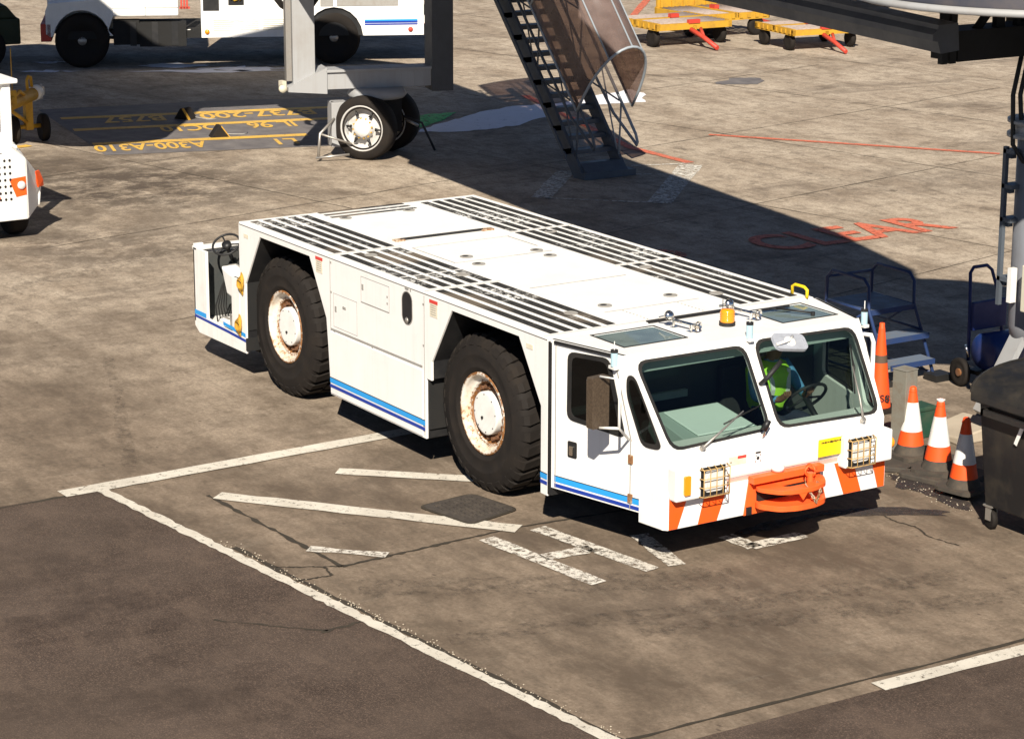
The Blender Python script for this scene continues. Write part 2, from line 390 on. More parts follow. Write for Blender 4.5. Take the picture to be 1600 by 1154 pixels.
def dark_patch():
    n = NT('grey_overpaint'); c = n.mix(n.ramp(n.noise(3, 6, .7), (.35, 0), (.7, 1)), (.10, .092, .095), (.18, .165, .16)); n.col(c); n.set(Roughness=.8); return n.m
def worn(name, colr, lo=.40, hi=.52, sc_=10, amt=1.0, big=None, dirt=.35):
    n = NT(name); a = n.noise(sc_, 9, .82, mapping=(1, 1, 1)); c = n.mix(n.ramp(n.noise(2.5, 6, .7), (.4, 0), (.7, dirt)), colr, (.25, .2, .15)); n.col(c)
    n.set(Roughness=.7); f = n.ramp(a, (lo, 1-amt), (hi, 1))
    n.L(f, n.b.inputs['Alpha']); return n.m
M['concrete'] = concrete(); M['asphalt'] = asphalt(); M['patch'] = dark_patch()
M['mwhite'] = worn('road_white_paint', (.62, .58, .50), .37, .45, 14)
M['mwhite2'] = worn('worn_road_white_paint', (.70, .67, .60), .44, .54, 13)
M['mwhite3'] = worn('faded_road_white_paint', (.66, .62, .55), .42, .52, 16)
M['myellow'] = worn('road_yellow_paint', (.70, .42, .06), .33, .45, 11)
M['mred'] = worn('road_red_paint', (.60, .15, .08), .36, .50, 11, dirt=.15)
M['mred2'] = worn('faded_road_red_paint', (.60, .16, .09), .44, .60, 8)
M['joint'] = paint('joint_dirt', (.035, .028, .02), .95, .3, (.1, .08, .05), scale=12)
M['wet'] = worn('oil_stain', (.035, .028, .030), .30, .70, 3, dirt=.1)
M['milk_reflect'] = worn('white_spill_and_reflection_paint', (.84, .83, .88), .30, .42, 6, dirt=.1)  # white also paints the sky reflected in the puddle by the bogie
M['green'] = worn('green_reflection_paint', (.02, .50, .10), .38, .50, 9, dirt=.05)  # green reflection in the same puddle, painted as colour
M['manhole'] = paint('manhole_iron', (.05, .042, .036), .7, .6, (.11, .09, .07), scale=14)

# ------------------------------------------------------------------ ground
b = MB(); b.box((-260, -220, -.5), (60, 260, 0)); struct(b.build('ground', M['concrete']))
def sheet(b, pts, z): b.face([(p[0], p[1], z) for p in pts])
b = MB()
asph = [(2.62, -2.64), (8.02, -2.14), (9.64, -1.99), (9.66, 20), (45, 20), (45, -40), (1.9, -40)]
b.extr([(x, y, .001) for x, y in asph], (0, 0, .004)); struct(b.build('asphalt_strip', M['asphalt']))
def strip(b, p, q, w0, w1=None, z=.008, seg=1, jit=0.0, wj=0.0):
    p = Vector((p[0], p[1])); q = Vector((q[0], q[1])); w1 = w0 if w1 is None else w1
    t = (q-p).normalized(); nn = Vector((-t.y, t.x)); L = []; Rr = []
    for i in range(seg+1):
        f = i/seg; c = p.lerp(q, f)+nn*random.uniform(-jit, jit); ww = (w0+(w1-w0)*f)*(1+random.uniform(-wj, wj))/2
        L.append(c+nn*ww); Rr.append(c-nn*ww)
    for i in range(seg): b.face([(*L[i], z), (*Rr[i], z), (*Rr[i+1], z), (*L[i+1], z)])
def gs(a, z=0): v = G(a[0], a[1], z); return (v.x, v.y)
# slab joints
b = MB(); ca, sa = math.cos(.205), math.sin(.205); c0 = Vector((-4.76, 10.24)); S = 4.27
def inbay(p): return p.y < -1.2 and p.x > 2.4
for k in range(-3, 8):
    for fam in (0, 1):
        dv = Vector((ca, sa)) if fam == 0 else Vector((-sa, ca)); nv = Vector((-sa, ca)) if fam == 0 else Vector((ca, sa))
        if fam == 0 and k < -1: continue
        if fam == 1 and k > 1: continue
        kk = k if fam == 0 else -k+2
        base = c0+nv*S*(k if fam == 0 else kk-4+1)
        for s_ in range(-24, 12):
            p = base+dv*s_*1.0; q = base+dv*(s_+1)*1.0
            if p.x > .5 or q.x > .5 or p.y < 0: continue
            strip(b, p, q, .014, z=.004, seg=3, jit=.004, wj=.5)
for p, q, ww in (((2.48, .35), (2.65, -3.6), .035), ((3.24, -1.93), (5.46, -1.83), .035), ((5.46, -1.83), (5.37, -.19), .035), ((5.37, -.19), (5.6, 2.2), .03),
              ((4.6, -2.345), (9.5, -1.90), .045), ((5.2, -2.28), (5.46, -1.83), .016), ((5.55, -2.4), (5.6, -2.0), .02), ((5.6, -2.0), (5.4, -1.95), .02),
              ((9.42, -1.9), (9.5, 3.2), .03), ((2.5, .3), (2.7, 6), .02), ((4.95, 3.4), (5.1, 6.5), .02)):
    strip(b, p, q, ww, z=.006, seg=30, jit=.008, wj=.7)
strip(b, (6.65, -2.6), (6.0, -3.2), .02, z=.0075, seg=12, jit=.02, wj=.8)
strip(b, (6.62, -2.3), (6.65, -2.65), .03, z=.0075, seg=6, jit=.02, wj=.8)
cr = [gs(q) for q in ((1378, 805), (1400, 815), (1430, 823), (1450, 838), (1475, 846), (1500, 852))]
for i in range(len(cr)-1): strip(b, cr[i], cr[i+1], .012, z=.006, seg=6, jit=.01, wj=.8)
struct(b.build('slab_joints', M['joint']))
# white bay lines
b = MB()
strip(b, (2.56, -2.98), (2.44, .9), .20, z=.010, seg=24, jit=.004, wj=.05)
strip(b, (2.50, -2.66), (9.4, -1.97), .10, z=.0115, seg=90, jit=.005, wj=.20)
strip(b, (9.60, .1), (9.66, 4.2), .15, z=.010, seg=12, jit=.004, wj=.06)
struct(b.build('bay_lines', M['mwhite']))
b = MB()
strip(b, (3.30, -1.87), (5.42, -.16), .19, z=.010, seg=16, jit=.006, wj=.08)
strip(b, (3.22, -.66), (4.25, .45), .17, z=.010, seg=8, wj=.08)
struct(b.build('hatch_stripes', M['mwhite']))
b = MB(); strip(b, (4.95, -1.86), (5.42, -1.40), .12, z=.010, seg=6, wj=.3)
for p, q, ww in (((840, 826), (1020, 891), .16), ((760, 842), (936, 912), .16), ((848, 872), (926, 858), .16), ((998, 836), (1058, 884), .16),
                 ((1133, 838), (1180, 856), .16), ((1172, 855), (1255, 836), .16)):
    strip(b, gs(p), gs(q), ww, z=.010, seg=6, wj=.1)
struct(b.build('bay_lettering', M['mwhite3']))
b = MB()
strip(b, gs((1080, 258)), gs((1030, 318)), .36, z=.010, seg=6, wj=.05); strip(b, gs((885, 268)), gs((845, 310)), .30, z=.010, seg=6, wj=.1)
strip(b, gs((985, 260)), gs((1078, 256)), .07, z=.010, seg=6, wj=.5); strip(b, gs((985, 273)), gs((1050, 273)), .05, z=.010, seg=6, wj=.5)
strip(b, gs((850, 310)), gs((1032, 318)), .05, z=.010, seg=6, wj=.5)
struct(b.build('stair_box_lines', M['mwhite2']))
# red lines and lettering
b = MB()
strip(b, gs((1108, 211)), gs((1562, 241)), .13, z=.010, seg=10, wj=.1)
strip(b, gs((985, 231)), gs((1078, 255)), .16, z=.010, seg=6, wj=.1)
strip(b, gs((985, 231)), gs((820, 150)), .14, z=.010, seg=6, wj=.3)
strip(b, gs((1072, -6)), gs((1040, 14)), .5, z=.010, seg=4, wj=.1); strip(b, gs((1020, -10)), gs((985, 30)), .18, z=.010, seg=4, wj=.1)
struct(b.build('red_lines', M['mred']))
MK = frame((-2.13+.02, 5.55, .012), (-.13, 1, 0), (-1, -.13, 0))
MC = frame((-2.10, 8.50, .012), (.02, 1, 0), (-1, .02, 0))
o = text_mesh('CLEAR', 1.20, M['mred'], 'red_lettering', None, MC, .001, font_scale=(.83, 1.06), bold=.022); struct(o)
o = text_mesh('KEEP', 1.20, M['mred2'], 'red_lettering', None, frame((-2.10, 5.35, .012), (.02, 1, 0), (-1, .02, 0)), .001, font_scale=(.80, 1.06), bold=.022); struct(o)
# grey overpainted panel with yellow stand bars and aircraft type lettering (upside down from here)
b = MB(); b.face([(*gs(q), .005) for q in ((60, 172), (165, 243), (520, 228), (640, 212), (620, 150), (330, 158))]); struct(b.build('grey_panel', M['patch']))
b = MB()
for (p, q) in (((95, 186), (640, 163)), ((115, 204), (640, 180)), ((145, 226), (480, 211))): strip(b, gs(p), gs(q), .23, z=.009, seg=10, wj=.06)
strip(b, gs((22, 231)), gs((46, 228)), .2, z=.009)
struct(b.build('yellow_bars', M['myellow']))
def flip_text(txt, px, size, sx=1.0):
    p = G(*px); q = G(px[0]-200, px[1]+8.5*1)
    xd = (q-p).normalized(); yd = Vector((0, 0, 1)).cross(xd)
    o = text_mesh(txt, size, M['myellow'], 'yellow_lettering', None, frame((p.x, p.y, .011), xd, yd), .001, font_scale=(sx, 1), bold=.02); struct(o)
flip_text('B737-200    B757', (488, 171.5), .78, .66)
flip_text('IL 96    DC10', (458, 190), .78, .52)
flip_text('A300-A310', (318, 221.5), .82, .46)
flip_text('L1', (462, 217), .75, .6)
# spills; the puddle's white and green reflections are painted as colour
b = MB()
def blob(b, pts, z, jit=.06, sub=5):
    out = []; N = len(pts)
    for i in range(N):
        p = Vector(gs(pts[i])); q = Vector(gs(pts[(i+1) % N]))
        for k in range(sub):
            v = p.lerp(q, k/sub); out.append((v.x+random.uniform(-jit, jit), v.y+random.uniform(-jit, jit), z))
    b.extr(out, (0, 0, .0008))
blob(b, ((655, 206), (700, 190), (745, 178), (800, 166), (870, 162), (985, 140), (1008, 146), (1005, 160), (930, 164), (868, 178), (810, 196), (770, 202), (700, 207)), .006)
struct(b.build('puddle_white_reflection', M['milk_reflect']))
b = MB(); blob(b, ((612, 200), (632, 186), (670, 179), (712, 176), (690, 190), (655, 200), (622, 203)), .008, .04); struct(b.build('puddle_green_reflection', M['green']))
b = MB()
for x0, x1, yc, hw in ((40, 118, 112, 2), (60, 105, 98, 2), (215, 330, 103, 4), (200, 445, 112, 3), (310, 450, 108, 4)):
    blob(b, ((x0, yc), ((x0+x1)/2, yc-hw), (x1, yc-1), ((x0+x1)/2, yc+hw)), .006, .12, 6)
struct(b.build('milky_puddles', M['milk_reflect']))
b = MB()
blob(b, ((1130, 838), (1190, 818), (1290, 800), (1370, 792), (1480, 798), (1478, 806), (1390, 806), (1290, 806), (1200, 828)), .0065, .03)
blob(b, ((1385, 742), (1430, 748), (1470, 762), (1520, 790), (1510, 800), (1460, 776), (1400, 760)), .0068, .05)
struct(b.build('oil_stains', M['wet']))
M['mark'] = worn('tyre_mark', (.03, .024, .02), .47, .95, 9, dirt=0)
b = MB()
for a, c, ww in (((1000, 985), (1620, 930), .25), ((560, 920), (1150, 905), .35), ((170, 560), (205, 730), .10), ((0, 455), (330, 380), .3), ((1050, 230), (1560, 330), .12), ((700, 1000), (1500, 900), .22)):
    strip(b, gs(a), gs(c), ww, ww*1.3, z=.0075, seg=24, jit=.02, wj=.25)
struct(b.build('tyre_marks', M['mark']))
b = MB(); blob(b, ((1108, 129), (1150, 122), (1192, 122), (1185, 132), (1130, 133)), .006, .1); struct(b.build('grey_stain', M['patch']))
# small grit
b = MB()
for i in range(420):
    t = random.random()
    if i < 260: p = Vector((4.4, -2.35)).lerp(Vector((9.4, -1.90)), t)+Vector((random.gauss(0, .03), random.gauss(0, .03)))
    elif i < 330: p = Vector(gs((1395, 742))).lerp(Vector(gs((1500, 798))), t)+Vector((random.gauss(0, .07), random.gauss(0, .07)))
    else: continue
    s = random.uniform(.003, .009); b.lathe([(0, 0), (s, .2*s), (s*.6, s), (0, s)], (p.x, p.y, .004), n=5)
struct(b.build('grit', paint('grit', (.42, .36, .28), .9, .5)), 'stuff')
# manhole cover
mh = [gs(q) for q in ((652, 793), (700, 777), (737, 772), (780, 778), (812, 797), (808, 806), (735, 822), (660, 800))]
t = thing('manhole_cover', 'dark iron manhole cover set in the concrete beside the white tug', 'manhole cover', (4.75, -.22, 0))
lo = Vector((4.72, -.21)); c0_ = [(x-4.75, y+.22) for x, y in mh]
b = MB(); b.extr([(x, y, .009) for x, y in rpoly([(-.27, -.36), (-.34, .23), (.25, .34), (.39, -.23)], .09)], (0, 0, .005)); b.build('cover_frame', M['joint'], t)
b = MB(); b.extr([(x*.93, y*.93, .0145) for x, y in rpoly([(-.27, -.36), (-.34, .23), (.25, .34), (.39, -.23)], .09)], (0, 0, .004))
for i in range(-6, 7):
    for j in range(-6, 6):
        x, y = i*.062+(j % 2)*.03, j*.056
        if abs(x-.01+y*.0) < .24 and abs(y-.17*x) < .22: b.box((x-.018, y-.012, .0185), (x+.018, y+.012, .028))
b.build('lid', M['manhole'], t)

# ================================================================== AIRCRAFT TUG
W = 2.74; H = 1.64; XF = 5.60
tug = thing('aircraft_tug', 'large white pushback tug with black grip strips on its deck and orange striped bumper', 'aircraft tug', (0, 0, 0))
# --- chassis
b = MB()
b.box((.15, .62, .42), (5.5, W-.62, 1.50))
b.box((1.93, .05, .36), (3.62, W-.05, 1.5)); b.box((.3, .5, .30), (5.3, .9, .5)); b.box((5.45, .45, .30), (6.6, W-.45, .45)); b.box((5.45, .4, .40), (6.5, W-.4, .42))
b.box((-.95, .15, .30), (.1, W-.15, .40))
b.cyl((.71, .25, .69), (0, 1, 0), .14, 2.2); b.cyl((4.38, .25, .69), (0, 1, 0), .14, 2.2)
for x in (1.90, 3.66, 5.5, .12): b.box((x-.012, .02, .55), (x+.012, .62, 1.60))
b.build('chassis', M['dark'], tug)
# --- side panels (both sides): wheel arch profile
def arch_side(y, t):
    prof = [(0, 1.62), (5.60, 1.62), (5.60, .31), (5.50, .31), (5.50, 1.045), (5.16, 1.600-.04), (4.095, 1.600-.04), (3.755, 1.03), (3.755, .86), (3.66, .86), (3.66, .31), (1.89, .31), (1.85, .76), (1.82, 1.03), (1.50, 1.56), (.46, 1.56), (.125, 1.03), (.11, .335), (-.02, .36), (0, 1.03)]
    b = MB(); b.extr([(x, y, z) for x, z in prof], (0, t, 0))
    return b
for y, t in ((0, .022), (W, -.022)): arch_side(y, t).build('side_panel', M['white'], tug, bevel=.004)
y = .024
if True:
    for pts in ([(.11, .335), (.125, 1.03), (.46, 1.56), (1.50, 1.56), (1.82, 1.03), (1.85, .76), (1.885, .31)], [(3.66, .31), (3.67, .86), (3.755, .87), (3.755, 1.03), (4.095, 1.56), (5.16, 1.56), (5.495, 1.045), (5.495, .31)]):
        b = MB()
        for i in range(len(pts)-1):
            (x0, z0), (x1, z1) = pts[i], pts[i+1]
            b.extr([(x0, y, z0), (x1, y, z1), (x1, y+.5, z1), (x0, y+.5, z0)], (0.006, 0, .006))
        b.build('arch_liner', M['black'], tug)
# lower door / upper fold on the middle panel
b = MB(); b.box((1.905, -.010, .325), (3.61, -.001, .925)); b.build('lower_skirt', M['white'], tug, bevel=.004)
b = MB(); b.extr([(x, -.004, z) for x, z in [(1.915, .935), (3.60, .945), (3.60, .965), (1.915, .955)]], (0, .003, 0)); b.build('skirt_hinge', M['grille'], tug)
for x in (1.91, 3.635): b = MB(); b.box((x-.003, -.0025, .34), (x+.003, 0, 1.60)); b.build('panel_seam', M['grille'], tug)
def stripes(b, x0, x1, y, zt, d=-.003, slope=0, yf=None):
    yf = yf or (lambda x: y)
    for z0, z1, mi in ((zt-.007, zt, 2), (zt-.052, zt-.007, 0), (zt-.098, zt-.068, 1)):
        b.extr([(x0, yf(x0)-.001, z0), (x1, yf(x1)-.001, z0), (x1, yf(x1)-.001, z1), (x0, yf(x0)-.001, z1)], (0, d, 0), mi)
SM = [M['lblue'], M['dblue'], M['black']]
b = MB(); stripes(b, 1.905, 3.655, -.010, .483); b.build('blue_stripe', SM, tug); b = MB(); stripes(b, 5.50, 5.598, 0, .500); b.build('blue_stripe', SM, tug)
# hatches, slot, small fittings on near side
b = MB()
def outline(b, x0, z0, x1, z1, wd=.005, y=0):
    for a in ((x0, z0, x1, z0+wd), (x0, z1-wd, x1, z1), (x0, z0, x0+wd, z1), (x1-wd, z0, x1, z1)): b.box((a[0], y-.002, a[1]), (a[2], y-.0003, a[3]))
outline(b, 2.50, 1.32, 3.02, 1.56, .004); b.box((2.5, -.004, 1.318), (3.02, -.0003, 1.326)); outline(b, 1.97, .98, 2.42, 1.30, .0035)
for x, z in ((2.53, 1.46), (2.985, 1.46), (2.985, 1.40), (2.02, 1.16), (2.17, 1.20), (3.62, 1.52), (3.62, 1.15), (1.93, 1.58), (1.93, 1.30), (3.58, .90), (2.7, .93), (1.98, .93), (3.4, 1.6)):
    b.box((x-.009, -.004, z-.009), (x+.009, -.0003, z+.009))
b.box((2.15, -.006, 1.185), (2.21, -.0003, 1.205)); b.box((2.0, -.006, 1.13), (2.03, -.0003, 1.18)); b.box((2.52, -.006, 1.44), (2.55, -.0003, 1.49)); b.box((3.31, -.008, 1.60), (3.37, -.0003, 1.615))
b.build('panel_fittings', M['grille'], tug)
b = MB()
ov = [(3.34+.085*math.cos(a)*1, 1.43+(.06 if math.sin(a) > 0 else -.06)+.085*math.sin(a)) for a in [2*math.pi*i/28 for i in range(28)]]
b.extr([(x, -.0035, z) for x, z in ov], (0, .0032, 0), 0)
b.extr([(3.34+(x-3.34)*1.12, -.0030, 1.43+(z-1.43)*1.06) for x, z in ov], (0, .0025, 0), 1); b.lathe([(0, 0), (.03, .0), (.02, .01), (0, .012)], (3.34, -.006, 1.32), (0, -1, 0), 12, 2)
b.build('filler_slot', [M['black'], M['grille'], M['steel']], tug)
for x in (1.70, 3.80):
    b = MB(); b.box((x-.065, -.004, 1.44), (x+.065, -.0004, 1.575), 0); b.box((x-.07, -.006, 1.56), (x+.07, -.0045, 1.59), 1)
    for k in range(5): b.box((x-.05, -.0055, 1.46+k*.02), (x+.04, -.0042, 1.466+k*.02), 2)
    b.build('warning_label', [M['label'], M['redlab'], M['grille']], tug)
b = MB(); b.box((5.28, -.004, 1.49), (5.38, -.0004, 1.53)); b.box((.12, -.004, 1.50), (.22, -.0004, 1.54)); b.build('small_label', M['label'], tug)
# --- deck
b = MB(); b.box((0, .0, 1.60), (XF, W, H)); b.build('deck', M['deck'], tug, bevel=.012)
b = MB(); zt = H+.004
def gstrip(x0, x1, y0, y1): b.box((x0, y0, H+.0005), (x1, y1, zt))
ny = (.085, .225, .365, .505, .645)
for bay in ((.09, 1.84), (1.95, 3.04), (3.08, 3.58), (3.68, 5.50)):
    for i, y in enumerate(ny):
        s0 = .02*i if bay[0] < 3 else .02*i
        gstrip(bay[0], bay[1], y, y+.082)
for bay in ((.11, 1.84), (1.92, 3.62), (3.70, 5.48)):
    for y in (2.03, 2.165, 2.30, 2.435, 2.57): gstrip(bay[0], bay[1], y, y+.082)
for x in (.03, .16, .29): gstrip(x, x+.055, .87, 1.85)
b.build('grip_strips', M['grip'], tug)
b = MB()
b.box((5.575, .98, H), (5.625, 1.88, H+.012)); b.build('roof_seal', M['seal'], tug)
b = MB()
def seam(x0, y0, x1, y1, wd=.007, z=.002, mi=0):
    p, q = Vector((x0, y0)), Vector((x1, y1)); t_ = (q-p).normalized()*wd/2; n_ = Vector((-t_.y, t_.x))
    b.extr([(*(p+n_), H+.0004), (*(p-n_), H+.0004), (*(q-n_), H+.0004), (*(q+n_), H+.0004)], (0, 0, z), mi)
seam(4.03, .84, 4.03, 1.86, .012); seam(5.12, .88, 5.12, 1.86, .008); seam(2.02, .82, 2.02, 1.9, .006); seam(2.80, .82, 2.80, 1.46, .006); seam(2.80, 1.46, 2.80, 1.88, .012)
seam(2.02, .82, 2.80, .82, .010); seam(2.02, 1.88, 2.55, 1.88, .012)
seam(1.88, 0, 1.88, .78, .006); seam(3.64, 0, 3.64, .78, .006); seam(1.88, 2.0, 1.88, W, .006); seam(3.66, 2.0, 3.66, W, .006); seam(5.54, 0, 5.54, W, .004)
for x in (5.15, 5.2, 5.25, 5.3, 5.35, 5.4, 5.45, 5.5):
    for y in (1.05, 1.62): b.lathe([(0, 0), (.009, 0), (.006, .004), (0, .005)], (x, y, H), n=6)
b.build('deck_seams', M['grille'], tug)
b = MB(); b.cyl((1.66, .90, H+.012), (0, 1, 0), .013, .92, 8, 0); b.box((1.62, .83, H), (1.70, .93, H+.015), 1); b.box((1.62, 1.80, H), (1.70, 1.93, H+.015), 1)
b.build('hinge_rod', [M['black'], M['rust']], tug)
for k, (x, y) in enumerate(((.42, .98), (.40, 1.72), (2.62, 1.05), (2.72, 1.76), (2.95, .98), (2.98, 1.74), (4.92, 1.02), (4.90, 1.72), (2.10, .33), (3.2, .25), (3.25, .62), (5.0, .62), (3.86, 2.2), (2.06, 2.35), (5.05, 2.1))):
    b = MB(); dark = 0 if k in (0, 3, 6, 7, 2) else 1
    b.lathe([(.062, 0), (.060, .004), (.050, .005), (.046, .001)], (x, y, H+.004), n=20, mi=1)
    b.extr([(x+.046*math.cos(a), y+.046*math.sin(a), H+.0045) for a in [i*math.pi/8 for i in range(16)]], (0, 0, .001), 1)
    if k not in (8, 10, 11, 12, 14): b.extr([(x-.02+.026*math.cos(a), y+.032*math.sin(a), H+.006) for a in [i*math.pi/6 for i in range(12)]], (0, 0, .001), 0)
    b.build('lift_handle', [M['black'], M['grille']], tug)
b = MB(); b.tube([(5.40, 2.66, H), (5.40, 2.66, H+.07), (5.44, 2.66, H+.09), (5.56, 2.66, H+.09), (5.60, 2.66, H+.07), (5.60, 2.66, H)], .014, 8); b.build('grab_handle', M['plate_yellow'], tug)
# --- cab
def ys(x): return .24*(x-5.65)                     # inward taper of cab sides
XB = 6.90; YB = ys(XB); ZN = .93; XT = 6.40; YT = ys(XT)
sdir = Vector((1, .24, 0)).normalized()
def S_(x, z, off=0): return Vector((x, ys(x), z))+Vector((.2334, -.9724, 0))*off     # on near cab side, off = outwards
def mirr(v): return Vector((v[0], W-v[1], v[2]))
b = MB()
roof = [(5.64, .0), (XT, YT), (XT, W-YT), (5.64, W)]
hw1 = rrect(5.73, .34, 6.18, .94, .02, 2); hw2 = rrect(5.73, 1.92, 6.20, 2.48, .02, 2)
b.extr([(x, y, H-.03) for x, y in roof], (0, 0, .03), 0, holes=([(x, y, H-.03) for x, y in hw1], [(x, y, H-.03) for x, y in hw2]))
b.build('cab_roof', M['white'], tug)
for hw in ((5.73, .34, 6.18, .94), (5.73, 1.92, 6.20, 2.48)):
    b = MB(); b.box((hw[0], hw[1], H-.012), (hw[2], hw[3], H-.004), 0)
    x0, y0, x1, y1 = hw
    for a in ((x0-.015, y0-.015, x1+.015, y0), (x0-.015, y1, x1+.015, y1+.015), (x0-.015, y0, x0, y1), (x1, y0, x1+.015, y1)): b.box((a[0], a[1], H), (a[2], a[3], H+.005), 1)
    b.build('roof_window', [M['glass_r'], M['seal']], tug)
b = MB(); b.tube([(5.93, 2.22, H+.02), (5.80, 2.05, H+.025)], .006); b.tube([(6.12, 2.30, H+.02), (5.85, 2.12, H+.03)], .009); b.cyl((6.12, 2.30, H), (0, 0, 1), .018, .03); b.box((5.78, 2.02, H+.012), (5.82, 2.30, H+.022)); b.build('wiper', M['black'], tug)
# cab side panels with door window and quarter window holes
def cabside(near):
    f = (lambda v: v) if near else mirr
    b = MB()
    outer = [(5.65, .40), (6.87, .40), (XB, ZN), (XT+.0, H-.0), (5.65, H-.0)]
    dw = rpoly([(5.83, 1.02), (5.835, 1.565), (6.255, 1.585), (6.425, .985)], .07)
    qw = rpoly([(6.60, .955), (6.44, 1.33), (6.44, 1.49), (6.52, 1.49), (6.80, .965)], .07)
    P3 = lambda l: [f(S_(x, z)) for x, z in l]
    off = f(Vector((-.2334*.03, .9724*.03, 0))) if near else Vector((-.2334*.03, -.9724*.03, 0))
    b.extr(P3(outer), off, 0, holes=(P3(dw), P3(qw)))
    b.build('cab_side', M['white'], tug)
    for nm, hole in (('door_window', dw), ('quarter_window', qw)):
        cx = sum(p[0] for p in hole)/len(hole); cz = sum(p[1] for p in hole)/len(hole)
        inner = [(cx+(x-cx)*.86, cz+(z-cz)*.90) for x, z in hole]; outer2 = [(cx+(x-cx)*1.03, cz+(z-cz)*1.03) for x, z in hole]
        b = MB(); o2 = f(S_(0, 0, .008)-S_(0, 0)) if near else Vector((.2334*.008, .9724*.008, 0))
        b.extr(P3(outer2), o2, 1, holes=(P3(inner),)); b.extr(P3(inner), o2*.3, 0)
        b.build(nm, [M['glass_d'], M['seal']], tug)
cabside(True); cabside(False)
b = MB()  # door edges
for x in (5.70, 6.485): b.extr([S_(x-.004, .41, .002), S_(x+.004, .41, .002), S_(x+.004, 1.60 if x < 6 else .97, .002), S_(x-.004, 1.60 if x < 6 else .97, .002)], S_(0, 0, .003)-S_(0, 0), 0)
b.extr([S_(6.485, .97, .002), S_(6.495, .97, .002), S_(6.32, 1.59, .002), S_(6.31, 1.59, .002)], S_(0, 0, .003)-S_(0, 0), 0)
for zz in (.82, .50): b.extr([S_(6.47, zz-.035, .0), S_(6.51, zz-.035, .0), S_(6.51, zz+.035, .0), S_(6.47, zz+.035, .0)], S_(0, 0, .016)-S_(0, 0), 1)
b.build('door_seam', [M['grille'], M['rust']], tug)
b = MB(); b.extr([S_(x, z, -.002) for x, z in ((5.69, 1.612), (6.32, 1.612), (6.32, 1.635), (5.69, 1.635))], S_(0, 0, .02)-S_(0, 0)); b.build('drip_rail', M['black'], tug)
b = MB(); b.extr([S_(x, z, .002) for x, z in rpoly([(5.835, .70), (5.93, .70), (5.93, .835), (5.835, .835)], .015)], S_(0, 0, .006)-S_(0, 0), 0)
b.extr([S_(x, z, .009) for x, z in rpoly([(5.86, .72), (5.90, .72), (5.90, .80), (5.86, .80)], .012)], S_(0, 0, .012)-S_(0, 0), 1); b.build('door_handle', [M['black'], M['chrome']], tug)
b = MB()
yfn = lambda x: ys(x)
stripes(b, 5.69, 6.715, 0, .512, d=-.003, yf=yfn); b.build('blue_stripe', SM, tug)
b = MB(); b.extr([S_(x, z, .001) for x, z in ((6.72, .405), (6.85, .405), (6.85, .515), (6.72, .515))], S_(0, 0, .008)-S_(0, 0))
for k in range(6): b.extr([S_(x, z, .008) for x, z in ((6.73, .415+k*.016), (6.845, .415+k*.016), (6.845, .424+k*.016), (6.73, .424+k*.016))], S_(0, 0, .008)-S_(0, 0))
b.build('side_step_grille', M['steel'], tug)
# black gap strip between body and cab
b = MB(); b.box((5.602, .012, .33), (5.655, W-.012, 1.605)); b.box((5.602, .0, .33), (5.655, .012, 1.61)); b.build('cab_gap', M['black'], tug)
# front screen frame (sloped) with two windscreen holes
def FS(y, z): x = XB-(z-ZN)/(H-ZN)*(XB-XT); return Vector((x, y, z))
nrm = Vector((H-ZN, 0, XB-XT)).normalized()
def yb(z): return YB+(z-ZN)/(H-ZN)*(YT-YB)
outer = [(YB, ZN), (W-YB, ZN), (W-YT, H), (YT, H)]
w1 = rpoly([(.315, .965), (.262, 1.585), (1.325, 1.578), (1.29, .99)], .10); w2 = rpoly([(1.375, .985), (1.435, 1.600), (2.465, 1.582), (2.405, .965)], .10)
b = MB(); b.extr([FS(y, z) for y, z in outer], -nrm*.035, 0, holes=([FS(y, z) for y, z in w1], [FS(y, z) for y, z in w2])); b.build('screen_frame', M['white'], tug)
for hole in (w1, w2):
    cy = sum(p[0] for p in hole)/len(hole); cz = sum(p[1] for p in hole)/len(hole)
    inner = [(cy+(y-cy)*.968, cz+(z-cz)*.955) for y, z in hole]; o2 = [(cy+(y-cy)*1.015, cz+(z-cz)*1.02) for y, z in hole]
    b = MB(); b.extr([FS(y, z) for y, z in o2], nrm*.008, 1, holes=([FS(y, z) for y, z in inner],)); b.extr([FS(y, z)-nrm*.006 for y, z in inner], nrm*.003, 0)
    b.build('windscreen', [M['glass'], M['seal']], tug)
# nose
b = MB()
b.hexa([(6.55, ys(6.55)+.03, .42), (XB, YB, .66), (XB, W-YB, .66), (6.55, W-ys(6.55)-.03, .42), (6.55, ys(6.55)+.03, ZN), (XB, YB, ZN), (XB, W-YB, ZN), (6.55, W-ys(6.55)-.03, ZN)])
b.build('nose', M['white'], tug, bevel=.02)
b = MB(); b.box((6.86, .35, .60), (6.885, W-.35, .665)); b.build('nose_gap', paint('faded_pink_ledge', (.60, .36, .30), .5, .4), tug)
# bumper
b = MB(); z0, z1 = .333, .618
b.extr([(6.60, .20, z0), (6.86, .235, z0), (6.90, .27, z0), (6.90, W-.27, z0), (6.86, W-.235, z0), (6.60, W-.20, z0)], (0, 0, z1-z0)); b.build('bumper', M['white'], tug, bevel=.006)
off = 6.9025
for q in ((.275, .463, .358, .275), (.629, .846, .741, .556), (1.925, 2.12, 2.215, 2.032), (2.311, 2.462, 2.462, 2.393)):
    b = MB(); b.extr([(off, y, z) for y, z in ((q[0], z1-.004), (q[1], z1-.004), (q[2], z0+.004), (q[3], z0+.004))], (.0025, 0, 0)); b.build('bumper_stripe', M['orange'], tug)
